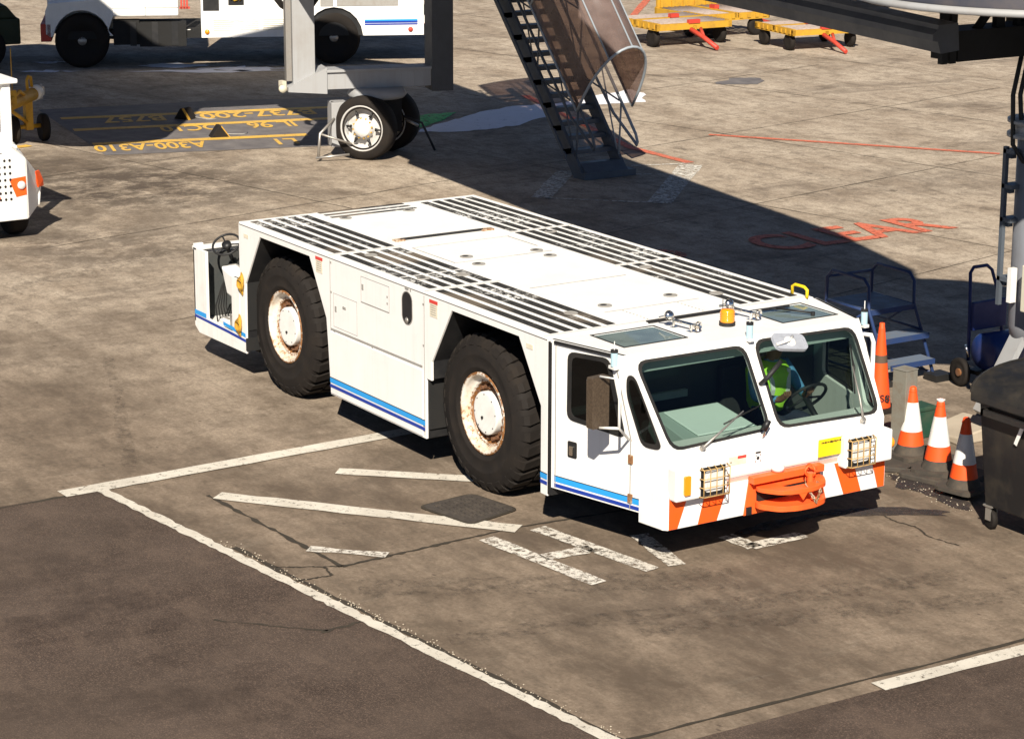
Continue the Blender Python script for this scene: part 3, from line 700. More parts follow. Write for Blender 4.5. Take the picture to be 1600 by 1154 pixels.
# headlights
for side in (0, 1):
    f = (lambda v: Vector(v)) if side == 0 else (lambda v: mirr(v))
    def fx(lo, hi):
        a, c = f(lo), f(hi); return (min(a.x, c.x), min(a.y, c.y), min(a.z, c.z)), (max(a.x, c.x), max(a.y, c.y), max(a.z, c.z))
    hl = thing('headlight', '', ''); del hl['label'], hl['category']; bpy.data.objects.remove(hl)
    b = MB(); b.box(*fx((6.88, .275, .58), (6.99, .775, .845)), 0); hb = b.build('headlight', M['white'], tug, bevel=.015)
    b = MB(); b.box(*fx((6.985, .51, .595), (6.998, .745, .825)), 0); b.build('bezel', M['black'], hb)
    b = MB(); c = f((6.998, .628, .71)); 
    b.extr([(7.0, c.y+y, c.z+z) for y, z in rrect(-.095, -.085, .095, .085, .04)], (.010, 0, 0), 1)
    b.lathe([(.078, .008), (.06, .0), (.03, -.001+.004), (0, .006)], (7.006, c.y, c.z), (1, 0, 0), 20, 0); b.build('lens', [M['reflector'], M['reflector']], hb)
    b = MB(); 
    for yy in (-.125, -.062, 0, .062, .125): b.tube([(7.0, c.y+yy, c.z-.12), (7.045, c.y+yy, c.z-.11), (7.045, c.y+yy, c.z+.11), (7.0, c.y+yy, c.z+.125)], .004, 6)
    for zz in (-.11, -.035, .035, .11): b.tube([(7.0, c.y-.135, c.z+zz), (7.045, c.y-.125, c.z+zz), (7.045, c.y+.125, c.z+zz), (7.0, c.y+.135, c.z+zz)], .004, 6)
    b.build('lamp_guard', M['guard'], hb)
    b = MB()
    if side == 0: b.extr([(6.991, y, z) for y, z in rrect(.345, .63, .405, .785, .012)], (.018, 0, 0))
    else: b.lathe([(0, 0), (.05, 0), (.05, .03), (.035, .045), (0, .05)], (6.93, W-.275, .715), (0, 1, 0), 16)
    b.build('indicator', M['amber'], tug)
# tow hitch
b = MB()
b.extr([(6.905, y, z) for y, z in ((1.0, .333), (1.045, .615), (1.752, .62), (1.84, .333))], (.012, 0, 0))
b.box((6.91, 1.04, .60), (6.985, 1.755, .655))
def jaw(z, t_, r0, ext):
    out = [(6.915, 1.10), (7.0, 1.08), (7.0+ext*.75, 1.18), (7.0+ext, 1.33), (7.0+ext, 1.50), (7.0+ext*.75, 1.64), (7.0, 1.74), (6.915, 1.72)]
    b.extr([(x, y, z) for x, y in rpoly(out, .05)], (0, 0, t_), 0, holes=([(x, y, z) for x, y in rpoly([(6.96, 1.24), (7.0+ext*.45, 1.30), (7.0+ext*.45, 1.52), (6.96, 1.60)], .04)],) if r0 else ())
jaw(.535, .035, 1, .20); jaw(.395, .045, 0, .20); b.box((6.915, 1.12, .44), (6.95, 1.70, .535), 1)
b.extr([(7.195, 1.33, .535), (7.195, 1.42, .535), (7.195, 1.375, .475)], (-.012, 0, 0))
for y in (1.10, 1.18): b.lathe([(0, 0), (.018, 0), (.018, .012), (0, .014)], (6.915, y, .57), (1, 0, 0), 8)
hitch = b.build('tow_hitch', [M['orange_w'], M['dark']], tug, bevel=.004)
b = MB(); b.cyl((7.06, 1.55, .37), (0, 0, 1), .028, .27, 16, 0); b.tube([(7.06+.055*math.cos(a), 1.55+.02*math.sin(a)*0+0, .66+.05*math.sin(a)) for a in [i*math.pi/8 for i in range(17)]], .008, 6)
b.tube([(7.06, 1.55+.055*math.cos(a), .655+.045*math.sin(a)) for a in [i*math.pi/8 for i in range(17)]], .008, 6); b.build('hitch_pin', M['orange_w'], hitch)
b = MB(); pts = [(7.10, 1.46, .60), (7.16, 1.43, .575), (7.19, 1.45, .52), (7.20, 1.48, .47), (7.20, 1.50, .44), (7.19, 1.53, .48), (7.18, 1.56, .53), (7.12, 1.57, .58)]
for i in range(len(pts)-1):
    p, q = Vector(pts[i]), Vector(pts[i+1])
    for k in range(2):
        c = p.lerp(q, (k+.5)/2); t_ = (q-p).normalized(); s_ = t_.cross(Vector((1, 0, 0)) if k else Vector((0, 1, .3))).normalized()
        b.tube([c+t_*.022*math.cos(a)+s_*.011*math.sin(a) for a in [j*math.pi/4 for j in range(8)]], .0045, 5, closed=True)
b.build('hitch_chain', M['rust'], hitch)
b = MB(); b.box((6.905, 1.02, .335), (6.93, 1.07, .40)); b.build('bumper_notch', M['black'], tug)
# plates and stickers on the nose
b = MB(); b.box((6.925, 1.735, .70), (6.932, 2.015, .845), 0); b.box((6.90, 1.76, .72), (6.925, 1.99, .82), 2)
x = 1.76
while x < 1.98:
    h = random.uniform(.006, .018); wd = random.uniform(.006, .02); b.box((6.9322, x, .816-h/2), (6.9332, x+wd, .816+h/2), 1); x += wd+random.uniform(.001, .006)
b.tube([(6.9335, 1.845+.012*i, .815+.012*math.sin(i*1.9)) for i in range(7)], .0015, 4, 1)
b.build('yellow_plate', [M['plate_yellow'], M['black'], M['grille']], tug)
b = MB(); b.box((6.9005, .85, .765), (6.903, 1.02, .835), 0); b.box((6.903, .935, .812), (6.905, 1.02, .835), 1); b.lathe([(0, 0), (.007, 0), (0, .002)], (6.903, .87, .79), (1, 0, 0), 8, 2); b.build('nose_label', [M['label'], M['redlab'], M['black']], tug)
b = MB(); b.box((6.9005, 1.115, .825), (6.903, 1.165, .838)); b.lathe([(0, 0), (.015, 0), (0, .003)], (6.901, 1.14, .785), (1, 0, 0), 10)
for y, z in ((1.115, .76), (1.165, .76), (1.165, .81), (1.12, .808)): b.box((6.9005, y-.004, z-.004), (6.903, y+.004, z+.004))
b.build('nose_symbol', M['black'], tug)
for y in (.51, 2.16):
    b = MB()
    for k in range(9): b.box((6.905, y+k*.022, .565-.0*k), (6.907, y+k*.022+.014, .575))
    b.box((6.905, y+.01, .548), (6.907, y+.19, .554)); b.build('worn_stencil', M['grille'], tug)
b = MB(); b.lathe([(0, 0), (.05, .0), (.055, .03), (.03, .07), (0, .08)], (6.93, 1.32, .66), (0, 0, 1), 16); b.build('nose_bump', M['white'], tug)
# wipers on screens
def wiper(name, a, m_, p, q, arm=None):
    b = MB(); A = FS(*a)+nrm*.03; Mm = FS(*m_)+nrm*.05; P_ = FS(*p)+nrm*.016; Q = FS(*q)+nrm*.016
    b.cyl(FS(*a)-nrm*.01, nrm, .02, .05, 12, 1); b.tube([A, A.lerp(Mm, .4)+nrm*.01, Mm], [.012, .009, .006], 6, 1); b.tube([P_, P_.lerp(Q, .5)+nrm*.012, Q], .007, 5, 0); b.tube([P_.lerp(Q, .2), P_.lerp(Q, .5)+nrm*.035, P_.lerp(Q, .8)], .005, 5, 0)
    b.build(name, [M['black'], M['steel']], tug)
wiper('wiper', (.585, .945), (1.06, 1.13), (.86, 1.075), (1.27, 1.155)); wiper('wiper', (2.20, .93), (2.27, 1.30), (2.22, 1.12), (2.36, 1.46))
b = MB(); c = FS(1.175, .95)+nrm*.04; b.tube([c-nrm*.04, c, c+Vector((.0, .02, .09))], .012, 8, 1); b.tube([c+Vector((.0, .0, .04)), c+Vector((.02, .03, .12))], [.03, .025], 8, 0); b.build('wiper_motor', [M['black'], M['chrome']], tug)
# mirror on near door
b = MB()
b.tube([S_(6.47, .98, .01), S_(6.62, 1.16, .30), S_(6.62, 1.55, .30), S_(6.45, 1.545, .33)], .011, 8); b.tube([S_(6.62, 1.16, .30), S_(6.45, 1.135, .33)], .011, 8)
mb_ = b.build('mirror_bracket', M['white_chip'], tug)
b = MB(); cm = Vector((6.455, -.125, 1.335)); b.M = frame(cm, (-.10, 1, 0), (0, 0, 1))
b.extr([(x, y, 0) for x, y in rrect(-.085, -.205, .085, .205, .012)], (0, 0, .07), 0); b.extr([(x, y, -.004) for x, y in rrect(-.085, -.19, .085, .19, .01)], (0, 0, .004), 1)
b.build('side_mirror', [M['brown'], M['chrome']], tug, bevel=.006)
b = MB(); b.tube([FS(1.35, 1.30), FS(1.36, 1.31)+nrm*.10, FS(1.50, 1.39)+nrm*.16], .02, 8); b.build('mirror_arm', M['black'], tug)
b = MB(); b.M = frame(FS(1.63, 1.50)+nrm*.17, (.15, 1, -.12), (-.75, .1, .55)); b.extr([(x, y, 0) for x, y in rrect(-.15, -.085, .15, .085, .05)], (0, 0, .03), 0); b.lathe([(.05, 0), (.03, .02), (0, .025)], (0, 0, .03), n=14, mi=1)
b.tube([(-.15, -.05, .04), (-.03, -.02, .06), (.03, .04, .045)], .012, 6, 1); b.build('front_mirror', [paint('silver_mirror_shell', (.50, .53, .60), .3, .4, (.2, .2, .22), scale=14, metal=.4), M['white_chip']], tug)
# three pole lamps
for p in (S_(6.33, 1.53, .03), FS(1.375, 1.60)+nrm*.03, Vector((6.40, 2.62, 1.56))):
    b = MB(); b.cyl(p+Vector((0, 0, .02)), (0, 0, 1), .028, .11, 16, 0); b.cyl(p+Vector((0, 0, .13)), (0, 0, 1), .030, .022, 16, 1); b.cyl(p+Vector((0, 0, .15)), (0, 0, 1), .004, .07, 6, 2); b.box(p+Vector((-.05, -.02, -.005)), p+Vector((.03, .03, .02)), 2)
    b.build('marker_lamp', [M['bluelens'], M['black'], M['white_chip']], tug)
b = MB(); b.tube([(6.42, 2.60, 1.5), (6.47, 2.64, 1.50), (6.48, 2.66, 1.44), (6.48, 2.66, 1.05), (6.6, 2.58, .98)], .02, 8); b.build('grab_rail', M['white'], tug)
# beacon & horns
b = MB(); b.cyl((6.02, 1.48, H), (0, 0, 1), .068, .032, 24, 1); b.lathe([(.060, .03), (.058, .12), (.05, .135), (0, .138)], (6.02, 1.48, H), n=24, mi=0)
for k in range(4): b.lathe([(.0605, .045+k*.02), (.063, .05+k*.02), (.0605, .055+k*.02)], (6.02, 1.48, H), n=24, mi=0)
b.cyl((5.93, 1.50, H), (0, 0, 1), .003, .2, 6, 1); b.build('beacon', [M['amber'], M['seal']], tug)
for x, y in ((5.93, 1.06), (5.86, 1.73)):
    b = MB()
    for (dx, dy, L_) in ((0, 0, .30),):
        b.lathe([(.042, 0), (.040, .004), (.020, .03), (.012, .07), (.010, .30)], (x+.19, y+.05, H+.06), (-1, -.12, 0), 16)
        b.lathe([(.045, 0), (.043, .004), (.022, .03), (.012, .06), (.010, .12)], (x-.10, y-.03, H+.10), (-.75, -.1, -.25), 16)
        b.lathe([(0, -.002), (.042, 0), (.03, .012), (0, .02)], (x-.10, y-.03, H+.10), (.9, -.3, .3), 16)
    b.cyl((x-.08, y, H), (0, 0, 1), .012, .08); b.cyl((x+.12, y+.03, H), (0, 0, 1), .012, .06); b.box((x-.10, y-.025, H), (x-.05, y+.03, H+.008)); b.box((x+.09, y, H), (x+.15, y+.06, H+.008))
    b.tube([(x-.08, y, H+.06), (x+.05, y+.03, H+.055), (x+.15, y+.04, H+.06)], .010, 8); b.build('horn', M['chrome'], tug)
# cab interior
b = MB(); b.box((5.66, .06, .40), (5.69, W-.06, 1.60)); b.hexa([(5.69, .10, .42), (6.60, .30, .42), (6.60, W-.30, .42), (5.69, W-.10, .42), (5.69, .10, .46), (6.60, .30, .46), (6.60, W-.30, .46), (5.69, W-.10, .46)]); b.build('cab_lining', M['cabdark'], tug)
b = MB(); b.hexa([(6.45, .24, .46), (6.84, .30, .46), (6.84, W-.30, .46), (6.45, W-.24, .46), (6.45, .24, .80), (6.82, .30, .90), (6.82, W-.30, .90), (6.45, W-.24, .80)]); b.build('dashboard', M['teal'], tug)
b = MB(); b.hexa([(6.0, .62, .46), (6.70, .55, .46), (6.70, 1.42, .46), (6.0, 1.42, .46), (6.02, .72, 1.00), (6.60, .66, .92), (6.60, 1.40, .92), (6.02, 1.40, 1.00)], 0); b.hexa([(6.06, .82, .997), (6.56, .80, .93), (6.56, 1.37, .93), (6.06, 1.37, .997), (6.06, .82, 1.01), (6.56, .80, .943), (6.56, 1.37, .943), (6.06, 1.37, 1.01)], 1); b.build('console_box', [M['teal'], M['teal_l']], tug, bevel=.01)
b = MB(); b.box((6.28, .2, 1.47), (6.36, W-.2, 1.56)); b.box((5.70, .1, 1.0), (5.74, 1.3, 1.06)); b.build('roof_beam', M['teal'], tug)
b = MB(); b.box((5.75, 1.62, .62), (6.15, 2.12, .74)); b.box((5.70, 1.62, .72), (5.80, 2.12, 1.22)); b.box((5.85, 1.75, .46), (6.05, 2.0, .62)); b.build('driver_seat', M['fabric'], tug, bevel=.03)
b = MB(); swc = Vector((6.36, 2.05, 1.02)); swn = Vector((-.75, 0, .66)).normalized(); sa_ = swn.orthogonal().normalized(); sb_ = swn.cross(sa_)
b.tube([swc+(sa_*math.cos(a)+sb_*math.sin(a))*.19 for a in [i*math.pi/14 for i in range(28)]], .014, 8, closed=True)
for a in (0, 2.1, 4.2): b.tube([swc, swc+(sa_*math.cos(a)+sb_*math.sin(a))*.19], .010, 6)
b.tube([swc, swc-swn*.35], .025, 8); b.build('steering_wheel', M['black'], tug)
# wheels
def tyre(b, R0, wd, rr, lugs=30, mi=0):
    hw_ = wd/2
    b.lathe([(rr, -hw_*.80), (rr+.03, -hw_*.93), (rr+.05, -hw_*.955), (rr+.055, -hw_*.975), (rr+.068, -hw_*.975), (rr+.073, -hw_*.965), (rr+(R0-rr)*.45, -hw_), (rr+(R0-rr)*.47, -hw_*1.012), (rr+(R0-rr)*.50, -hw_*1.012), (rr+(R0-rr)*.52, -hw_), (R0*.90, -hw_*.96), (R0*.955, -hw_*.80), (R0*.965, -hw_*.4), (R0*.965, hw_*.4), (R0*.955, hw_*.80), (R0*.90, hw_*.96), (rr+(R0-rr)*.45, hw_), (rr+.03, hw_*.93), (rr, hw_*.80)], (0, 0, 0), (0, 1, 0), 72, mi)
    for k in range(lugs):
        a0 = 2*math.pi*k/lugs
        for sgn in (-1, 1):
            a = a0+(math.pi/lugs if sgn > 0 else 0)
            def pt(r, ang, y): return (r*math.cos(ang), y, r*math.sin(ang))
            da = math.pi/lugs*.58; sk = .045*sgn*0+.05
            ps = []
            for (r1, y1, sh) in ((R0*.865, sgn*hw_*1.0, 0), (R0*.955, sgn*hw_*.88, 0), (R0*1.0, sgn*hw_*.72, .0), (R0*1.0, sgn*hw_*.05, sk)):
                ps.append((pt(r1, a-da+sh, y1), pt(r1, a+da+sh, y1)))
            ins = []
            for (r1, y1, sh) in ((R0*.85, sgn*hw_*.95, 0), (R0*.93, sgn*hw_*.80, 0), (R0*.95, sgn*hw_*.6, 0), (R0*.955, sgn*hw_*.02, sk)):
                ins.append((pt(r1, a-da+sh, y1), pt(r1, a+da+sh, y1)))
            for i in range(3):
                (p0, p1), (q0, q1) = ps[i], ps[i+1]; (r0, r1_), (s0, s1) = ins[i], ins[i+1]
                b.face([p0, p1, q1, q0], mi); b.face([p0, q0, s0, r0], mi); b.face([p1, r1_, s1, q1], mi)
            b.face([ps[3][0], ps[3][1], ins[3][1], ins[3][0]], mi); b.face([ps[0][0], ins[0][0], ins[0][1], ps[0][1]], mi)
for xw in (.71, 4.38):
    for near in (1, 0):
        y0 = .34 if near else W-.34; s = 1 if near else -1
        wh = thing('wheel', '', ''); del wh['label'], wh['category']; wh.location = (xw, y0, .694); wh.parent = tug; wh.rotation_euler = (0, R(13 if xw < 1 else 40), 0)
        if not near: wh.rotation_euler = (0, 0, math.pi)
        b = MB(); tyre(b, .694, .46, .345); b.build('tyre', M['rubber'], wh)
        b = MB(); yy = -.19
        b.lathe([(.362, yy-.012), (.36, yy-.022), (.335, yy-.022), (.325, yy-.005), (.315, yy+.03), (.285, yy+.05), (.275, yy+.04), (.268, yy+.055), (.264, yy+.085), (.185, yy+.09)], (0, 0, 0), (0, 1, 0), 48, 0)
        b.build('rim', M['rim'], wh)
        b = MB(); b.lathe([(.19, yy+.09), (.19, yy+.03), (.19, yy+.016), (.187, yy+.0115), (.17, yy+.010), (.12, yy+.010), (.06, yy+.010), (0, yy+.010)], (0, 0, 0), (0, 1, 0), 40, 0)
        b.cyl((.0, yy-.002, -.06), (0, 1, 0), .014, .01, 8, 1)
        for k in range(8): b.cyl((.165*math.cos(k*.785), yy+.006, .165*math.sin(k*.785)), (0, 1, 0), .006, .006, 6, 1)
        b.build('hub', [M['white_chip'], M['black']], wh)
        for k in range(20):
            a = 2*math.pi*k/20
            if k == 0: b = MB(); b.cyl((0, 0, 0), (0, 1, 0), .019, .05, 6); nut0 = b.build('wheel_nut', M['nut'], wh); nt = nut0
            else: nt = nut0.copy(); sc.collection.objects.link(nt)
            nt.location = (.228*math.cos(a), yy+.045, .228*math.sin(a))
# rear driving station
b = MB()
b.box((-1.08, 0.0, .41), (-.78, .03, 1.19)); b.box((-.20, 0.0, .38), (-.02, .03, 1.05)); b.box((-1.08, 0, .36), (-1.05, W, 1.17)); b.box((-1.08, W-.03, .36), (0, W, 1.17))
b.extr([(-1.08, 0.001, .36), (-.98, 0.001, .30), (.11, 0.001, .31), (.11, .001, .46), (-1.08, .001, .50)], (0, .028, 0)); b.box((-1.05, .03, .36), (0, W-.03, .44)); b.box((-.03, .03, .44), (-.005, W-.03, 1.60))
b.box((-.16, 0.002, 1.02), (-.02, .5, 1.05)); b.box((-1.10, .0, 1.165), (-1.0, W, 1.20)); b.box((-1.12, .02, 1.14), (-1.08, .12, 1.22))
rs = b.build('rear_station', M['white_chip'], tug, bevel=.004)
b = MB(); b.extr([(x, -.002, z) for x, z in ((-1.07, .487), (-.80, .487), (-.80, .535), (-1.07, .535))], (0, .001, 0), 0)
b.extr([(x, -.002, z) for x, z in ((-1.07, .455), (-.30, .44), (.105, .425), (.105, .455), (-.30, .47), (-1.07, .482))], (0, .001, 0), 1); b.extr([(x, -.002, z) for x, z in ((-.40, .50), (.105, .475), (.105, .515), (-.40, .54))], (0, .001, 0), 0); b.build('blue_stripe', SM, rs)
b = MB(); b.box((-1.045, .42, .44), (-.04, .44, 1.12), 0); b.box((-.98, .5, .44), (-.1, 2.2, .62), 0); b.box((-.46, .10, .44), (-.22, .3, .58), 2); b.box((-.70, .12, .44), (-.52, .22, .52), 1); b.box((-.50, .06, .44), (-.30, .16, .455), 1); b.box((-.95, .55, .62), (-.55, 1.1, .78), 1); b.box((-.055, .06, .44), (-.04, .44, 1.05), 0); b.box((-1.048, .032, .44), (-1.035, .60, 1.12), 0); b.box((-.78, .05, .44), (-.2, .40, .452), 3); b.hexa([(-.66, .08, .452), (-.5, .06, .452), (-.46, .18, .452), (-.62, .2, .452), (-.66, .08, .50), (-.5, .06, .50), (-.46, .18, .53), (-.62, .2, .53)], 3); b.hexa([(-.44, .1, .452), (-.30, .12, .452), (-.32, .22, .452), (-.44, .2, .452), (-.42, .1, .56), (-.30, .12, .54), (-.32, .22, .54), (-.42, .2, .56)], 3); b.tube([(-.75, .2, .95), (-.25, .2, 1.0)], .008, 6, 2); b.cyl((-.70, .3, .95), (.3, -1, 0), .10, .06, 16, 1); b.box((-.35, .28, .62), (-.2, .38, .80), 1); b.build('station_interior', [M['cabdark'], M['grille'], M['steel'], M['white_chip']], rs)  # dark liner sheets added inside to paint the opening's shade
b = MB(); b.hexa([(-.56, .12, .78), (-.42, .12, .76), (-.42, .26, .76), (-.56, .26, .78), (-.64, .10, 1.06), (-.36, .10, 1.00), (-.36, .28, 1.00), (-.64, .28, 1.06)]); b.build('control_pod', M['white_chip'], rs, bevel=.02)
b = MB(); sc_c = Vector((-.70, .20, 1.26)); n_ = Vector((.35, -.45, .8)).normalized(); a_ = n_.orthogonal().normalized(); b_ = n_.cross(a_)
b.tube([sc_c+(a_*math.cos(t_)+b_*math.sin(t_))*.145 for t_ in [i*math.pi/14 for i in range(28)]], .012, 8, closed=True)
for t_ in (0, 2.1, 4.2): b.tube([sc_c, sc_c+(a_*math.cos(t_)+b_*math.sin(t_))*.145], .009, 6)
b.lathe([(0, 0), (.05, 0), (.05, .04), (0, .05)], sc_c-n_*.03, n_, 12); b.tube([sc_c, sc_c-n_*.3], .02, 8); b.build('steering_wheel', M['black'], rs)
b = MB()
for k in range(5): b.tube([(-.74+k*.035, .10+k*.02, .44), (-.74+k*.02, .08+k*.02, .62), (-.70+k*.03, .14, .85+k*.03), (-.66+k*.05, .28, .98)], .007, 6)
b.build('hydraulic_hose', M['seal'], rs)
b = MB()
for zz, xx in ((1.02, .07), (.58, .0)):
    for k in range(6): b.tube([(xx+(.03+.006*k)*math.cos(a)+.01*math.sin(3*a+k), -.012-.006*k, zz+(.115-.014*k)*math.sin(a)) for a in [j*math.pi/6 for j in range(12)]], .005, 5, closed=True)
b.build('yellow_cable', M['yellow'], rs)
b = MB(); b.box((.105, .0, .34), (.14, .5, .47)); b.build('corner_bracket', M['dark'], tug); b = MB(); b.box((3.63, .02, .40), (3.69, .30, .86)); b.build('corner_bracket', M['dark'], tug)
b = MB(); b.lathe([(0, 0), (.06, .01), (.075, .06), (.05, .12), (0, .14)], (-.20, .45, 1.15), (0, 0, 1), 14); b.build('seat_knob', M['grille'], rs)

# ---- driver
def skin_body(name, joints, bones, mats, matf, parent=None):
    me = bpy.data.meshes.new(name); me.from_pydata([j[0] for j in joints], bones, []); ob = bpy.data.objects.new(name, me); sc.collection.objects.link(ob)
    ob.modifiers.new('skin', 'SKIN'); ss = ob.modifiers.new('sub', 'SUBSURF'); ss.levels = 2; ss.render_levels = 2
    for i, j in enumerate(joints):
        me.skin_vertices[0].data[i].radius = (j[1], j[2] if len(j) > 2 else j[1])
    me.skin_vertices[0].data[0].use_root = True
    bpy.context.view_layer.update()
    m2 = bpy.data.meshes.new_from_object(ob.evaluated_get(bpy.context.evaluated_depsgraph_get())); bpy.data.objects.remove(ob)
    m2.materials.clear()
    for mm in mats: m2.materials.append(mm)
    for p in m2.polygons: p.use_smooth = True; p.material_index = matf(p.center)
    o = bpy.data.objects.new(name, m2); sc.collection.objects.link(o); o.parent = parent; return o
per = thing('person', 'driver in lime green vest and blue shirt seated behind the right windscreen', 'person', (6.0, 1.92, .74))
J = []; B = []
def jn(p, r, par=None, r2=None):
    J.append((p, r, r2 or r)); i = len(J)-1
    if par is not None: B.append((par, i))
    return i
pel = jn((0, 0, .08), .15, None, .12); sp1 = jn((.01, 0, .26), .14, pel, .11); ch = jn((.03, 0, .43), .16, sp1, .12); nk0 = jn((.06, 0, .54), .07, ch); nk = jn((.08, 0, .59), .055, nk0)
hd0 = jn((.10, 0, .65), .075, nk); hd = jn((.115, 0, .73), .09, hd0, .10); jn((.11, 0, .80), .075, hd)
for s in (-1, 1):
    sh = jn((.04, .17*s, .49), .062, ch); el = jn((.16, .25*s if s > 0 else -.24, .28), .045, sh); wr = jn((.35, .13*s, .30), .030, el); ha = jn((.40, .12*s, .33), .036, wr, .02)
    for k in range(4): k1 = jn((.435, .12*s+(k-1.5)*.02, .36-abs(k-1.5)*.004), .010, ha); jn((.43, .12*s+(k-1.5)*.02, .39), .008, k1)
    jn((.39, .08*s, .37), .010, ha)
    hip = jn((.10, .10*s, .07), .09, pel); kn = jn((.42, .13*s, .10), .065, hip); an = jn((.46, .13*s, -.22), .045, kn); jn((.58, .14*s, -.26), .04, an)
def mf(c):
    if c.z > .57: return 2
    if c.x > .34 and abs(c.y) < .22 and c.z > .26: return 2
    if c.z < .17: return 1
    return 0
skin_body('body', J, B, [M['shirt'], M['trouser'], M['skin']], mf, per)
b = MB(); b.lathe([(.15, .14), (.175, .20), (.18, .34), (.19, .46), (.15, .535), (.085, .56)], (.02, 0, 0), (0, 0, 1), 24, 0)
for s in (-1, 1): b.extr([(.14, .06*s, .17), (.19, .06*s, .34), (.17, .075*s, .50), (.17, .11*s, .50), (.19, .10*s, .34), (.14, .10*s, .17)], (.012, 0, 0), 1)
ov = b.build('safety_vest', [M['vest'], M['conew']], per)
b = MB(); b.lathe([(.105, -.02), (.112, .03), (.10, .08), (.06, .115), (0, .125)], (.10, 0, .73), (-.2, 0, 1), 20); b.build('hair', M['hair'], per)
b = MB(); b.lathe([(.012, 0), (.016, .01), (0, .03)], (.205, 0, .70), (1, 0, -.2), 8, 0)
for s in (-1, 1): b.lathe([(0, 0), (.011, .002), (0, .008)], (.200, .032*s, .735), (1, 0, 0), 8, 1); b.lathe([(0, 0), (.025, .004), (.02, .015), (0, .018)], (.11, .095*s, .72), (0, s, 0), 10, 0)
b.box((.197, -.025, .665), (.204, .025, .672), 2); b.build('face', [M['skin'], M['conew'], M['hair']], per)

# ================================================================== BOARDING BRIDGE
def prism(b, poly, z0, z1, mi=None):
    "z0/z1 may be functions of (x,y)"
    g0 = z0 if callable(z0) else (lambda x, y: z0); g1 = z1 if callable(z1) else (lambda x, y: z1)
    k = b.mi if mi is None else mi
    lo = [(x, y, g0(x, y)) for x, y in poly]; hi = [(x, y, g1(x, y)) for x, y in poly]
    va, vb = b._v(lo), b._v(hi)
    for t_ in geometry.tessellate_polygon([[Vector((x, y, 0)) for x, y in poly]]):
        for vs in (va, vb):
            f = b.bm.faces.new([vs[i] for i in t_]); f.material_index = k
    for i in range(len(poly)):
        j = (i+1) % len(poly); f = b.bm.faces.new([va[i], va[j], vb[j], vb[i]]); f.material_index = k
br = thing('boarding_bridge', 'grey passenger boarding bridge on two wheeled legs, reaching over the apron behind the tug', 'boarding bridge', (-11.02, 7.72, 0)); brM = Matrix.Translation((11.02, -7.72, 0))
def bb(): q = MB(); q.M = brM.copy(); return q
fl = lambda x, y: 4.45+(x-5.2)*.065  # tunnel and cab run out of view, outlines fitted to their shadows
b = bb(); prism(b, [(-6.2, 4.95), (5.6, 3.10), (6.8, 3.2), (6.8, 4.1), (4.3, 4.9), (-6.2, 6.9)], fl, lambda x, y: fl(x, y)+2.25); b.build('tunnel', M['grey'], br)
fl2 = lambda x, y: fl(x, y)-.12
b = bb(); prism(b, [(-13.0, 6.35), (-5.0, 4.95), (-5.0, 7.3), (-13.0, 8.9)], fl2, lambda x, y: fl2(x, y)+2.35); b.build('tunnel', M['grey'], br)
b = bb(); prism(b, rpoly([(-12.6, 6.15), (-12.9, 5.0), (-13.1, 4.3), (-11.66, 3.5), (-10.2, 2.9), (-10.2, 1.35), (-11.8, .6), (-13.5, -.6), (-20.0, -1.0), (-20.0, 3.8), (-15.6, 4.6), (-15.0, 8.0), (-12.9, 8.8)], .5), 3.6, 6.3); b.build('shade_casting_cab', M['grey'], br)  # unseen cab, outline stretched to throw shade over the top left
b = bb(); RC = (6.5, 4.35)
b.lathe([(0, 4.20), (1.58, 4.20), (1.62, 4.21), (1.62, 4.25), (1.56, 4.26)], (RC[0], RC[1], 0), (0, 0, 1), 96, 1); b.lathe([(1.54, 4.26), (1.54, 4.95), (0, 5.0)], (RC[0], RC[1], 0), (0, 0, 1), 96, 0); b.build('rotunda', [paint('rotunda_dark_paint', (.045, .048, .065), .5, .3, scale=2), M['grey']], br)
b = bb()  # utility tray hung along the near edge of the tunnel
A0 = Vector((6.20, 3.54, 3.75)); A1 = Vector((-4.0, 5.40, 3.75))
t_ = (A1-A0).normalized(); nn = Vector((t_.y, -t_.x, 0)); nn = nn if nn.y < 0 else -nn
def tp(a, o_, z): return a+nn*o_+Vector((0, 0, z))
for a0, a1 in ((A0, A1),):
    sec = [(0, 0), (.02, .0), (.05, .10), (.10, .11), (.10, .16), (.05, .20), (.05, .24), (-.14, .25), (-.16, .02)]
    pa = [tp(a0, x, z) for x, z in sec]; pb = [tp(a1, x*1.25, z*1.25) for x, z in sec]
    va, vb = b._v(pa), b._v(pb)
    for i in range(len(sec)):
        j = (i+1) % len(sec); f = b.bm.faces.new([va[i], va[j], vb[j], vb[i]]); f.material_index = 0
    b.bm.faces.new(va); b.bm.faces.new(vb)
for k in range(1, 4): p = A0.lerp(A1, k/3.0); b.box((p.x-.03, p.y-.02, p.z+.2), (p.x+.03, p.y+.04, p.z+.60), 1)
b.build('utility_tray', [M['dgrey'], M['stair']], br)
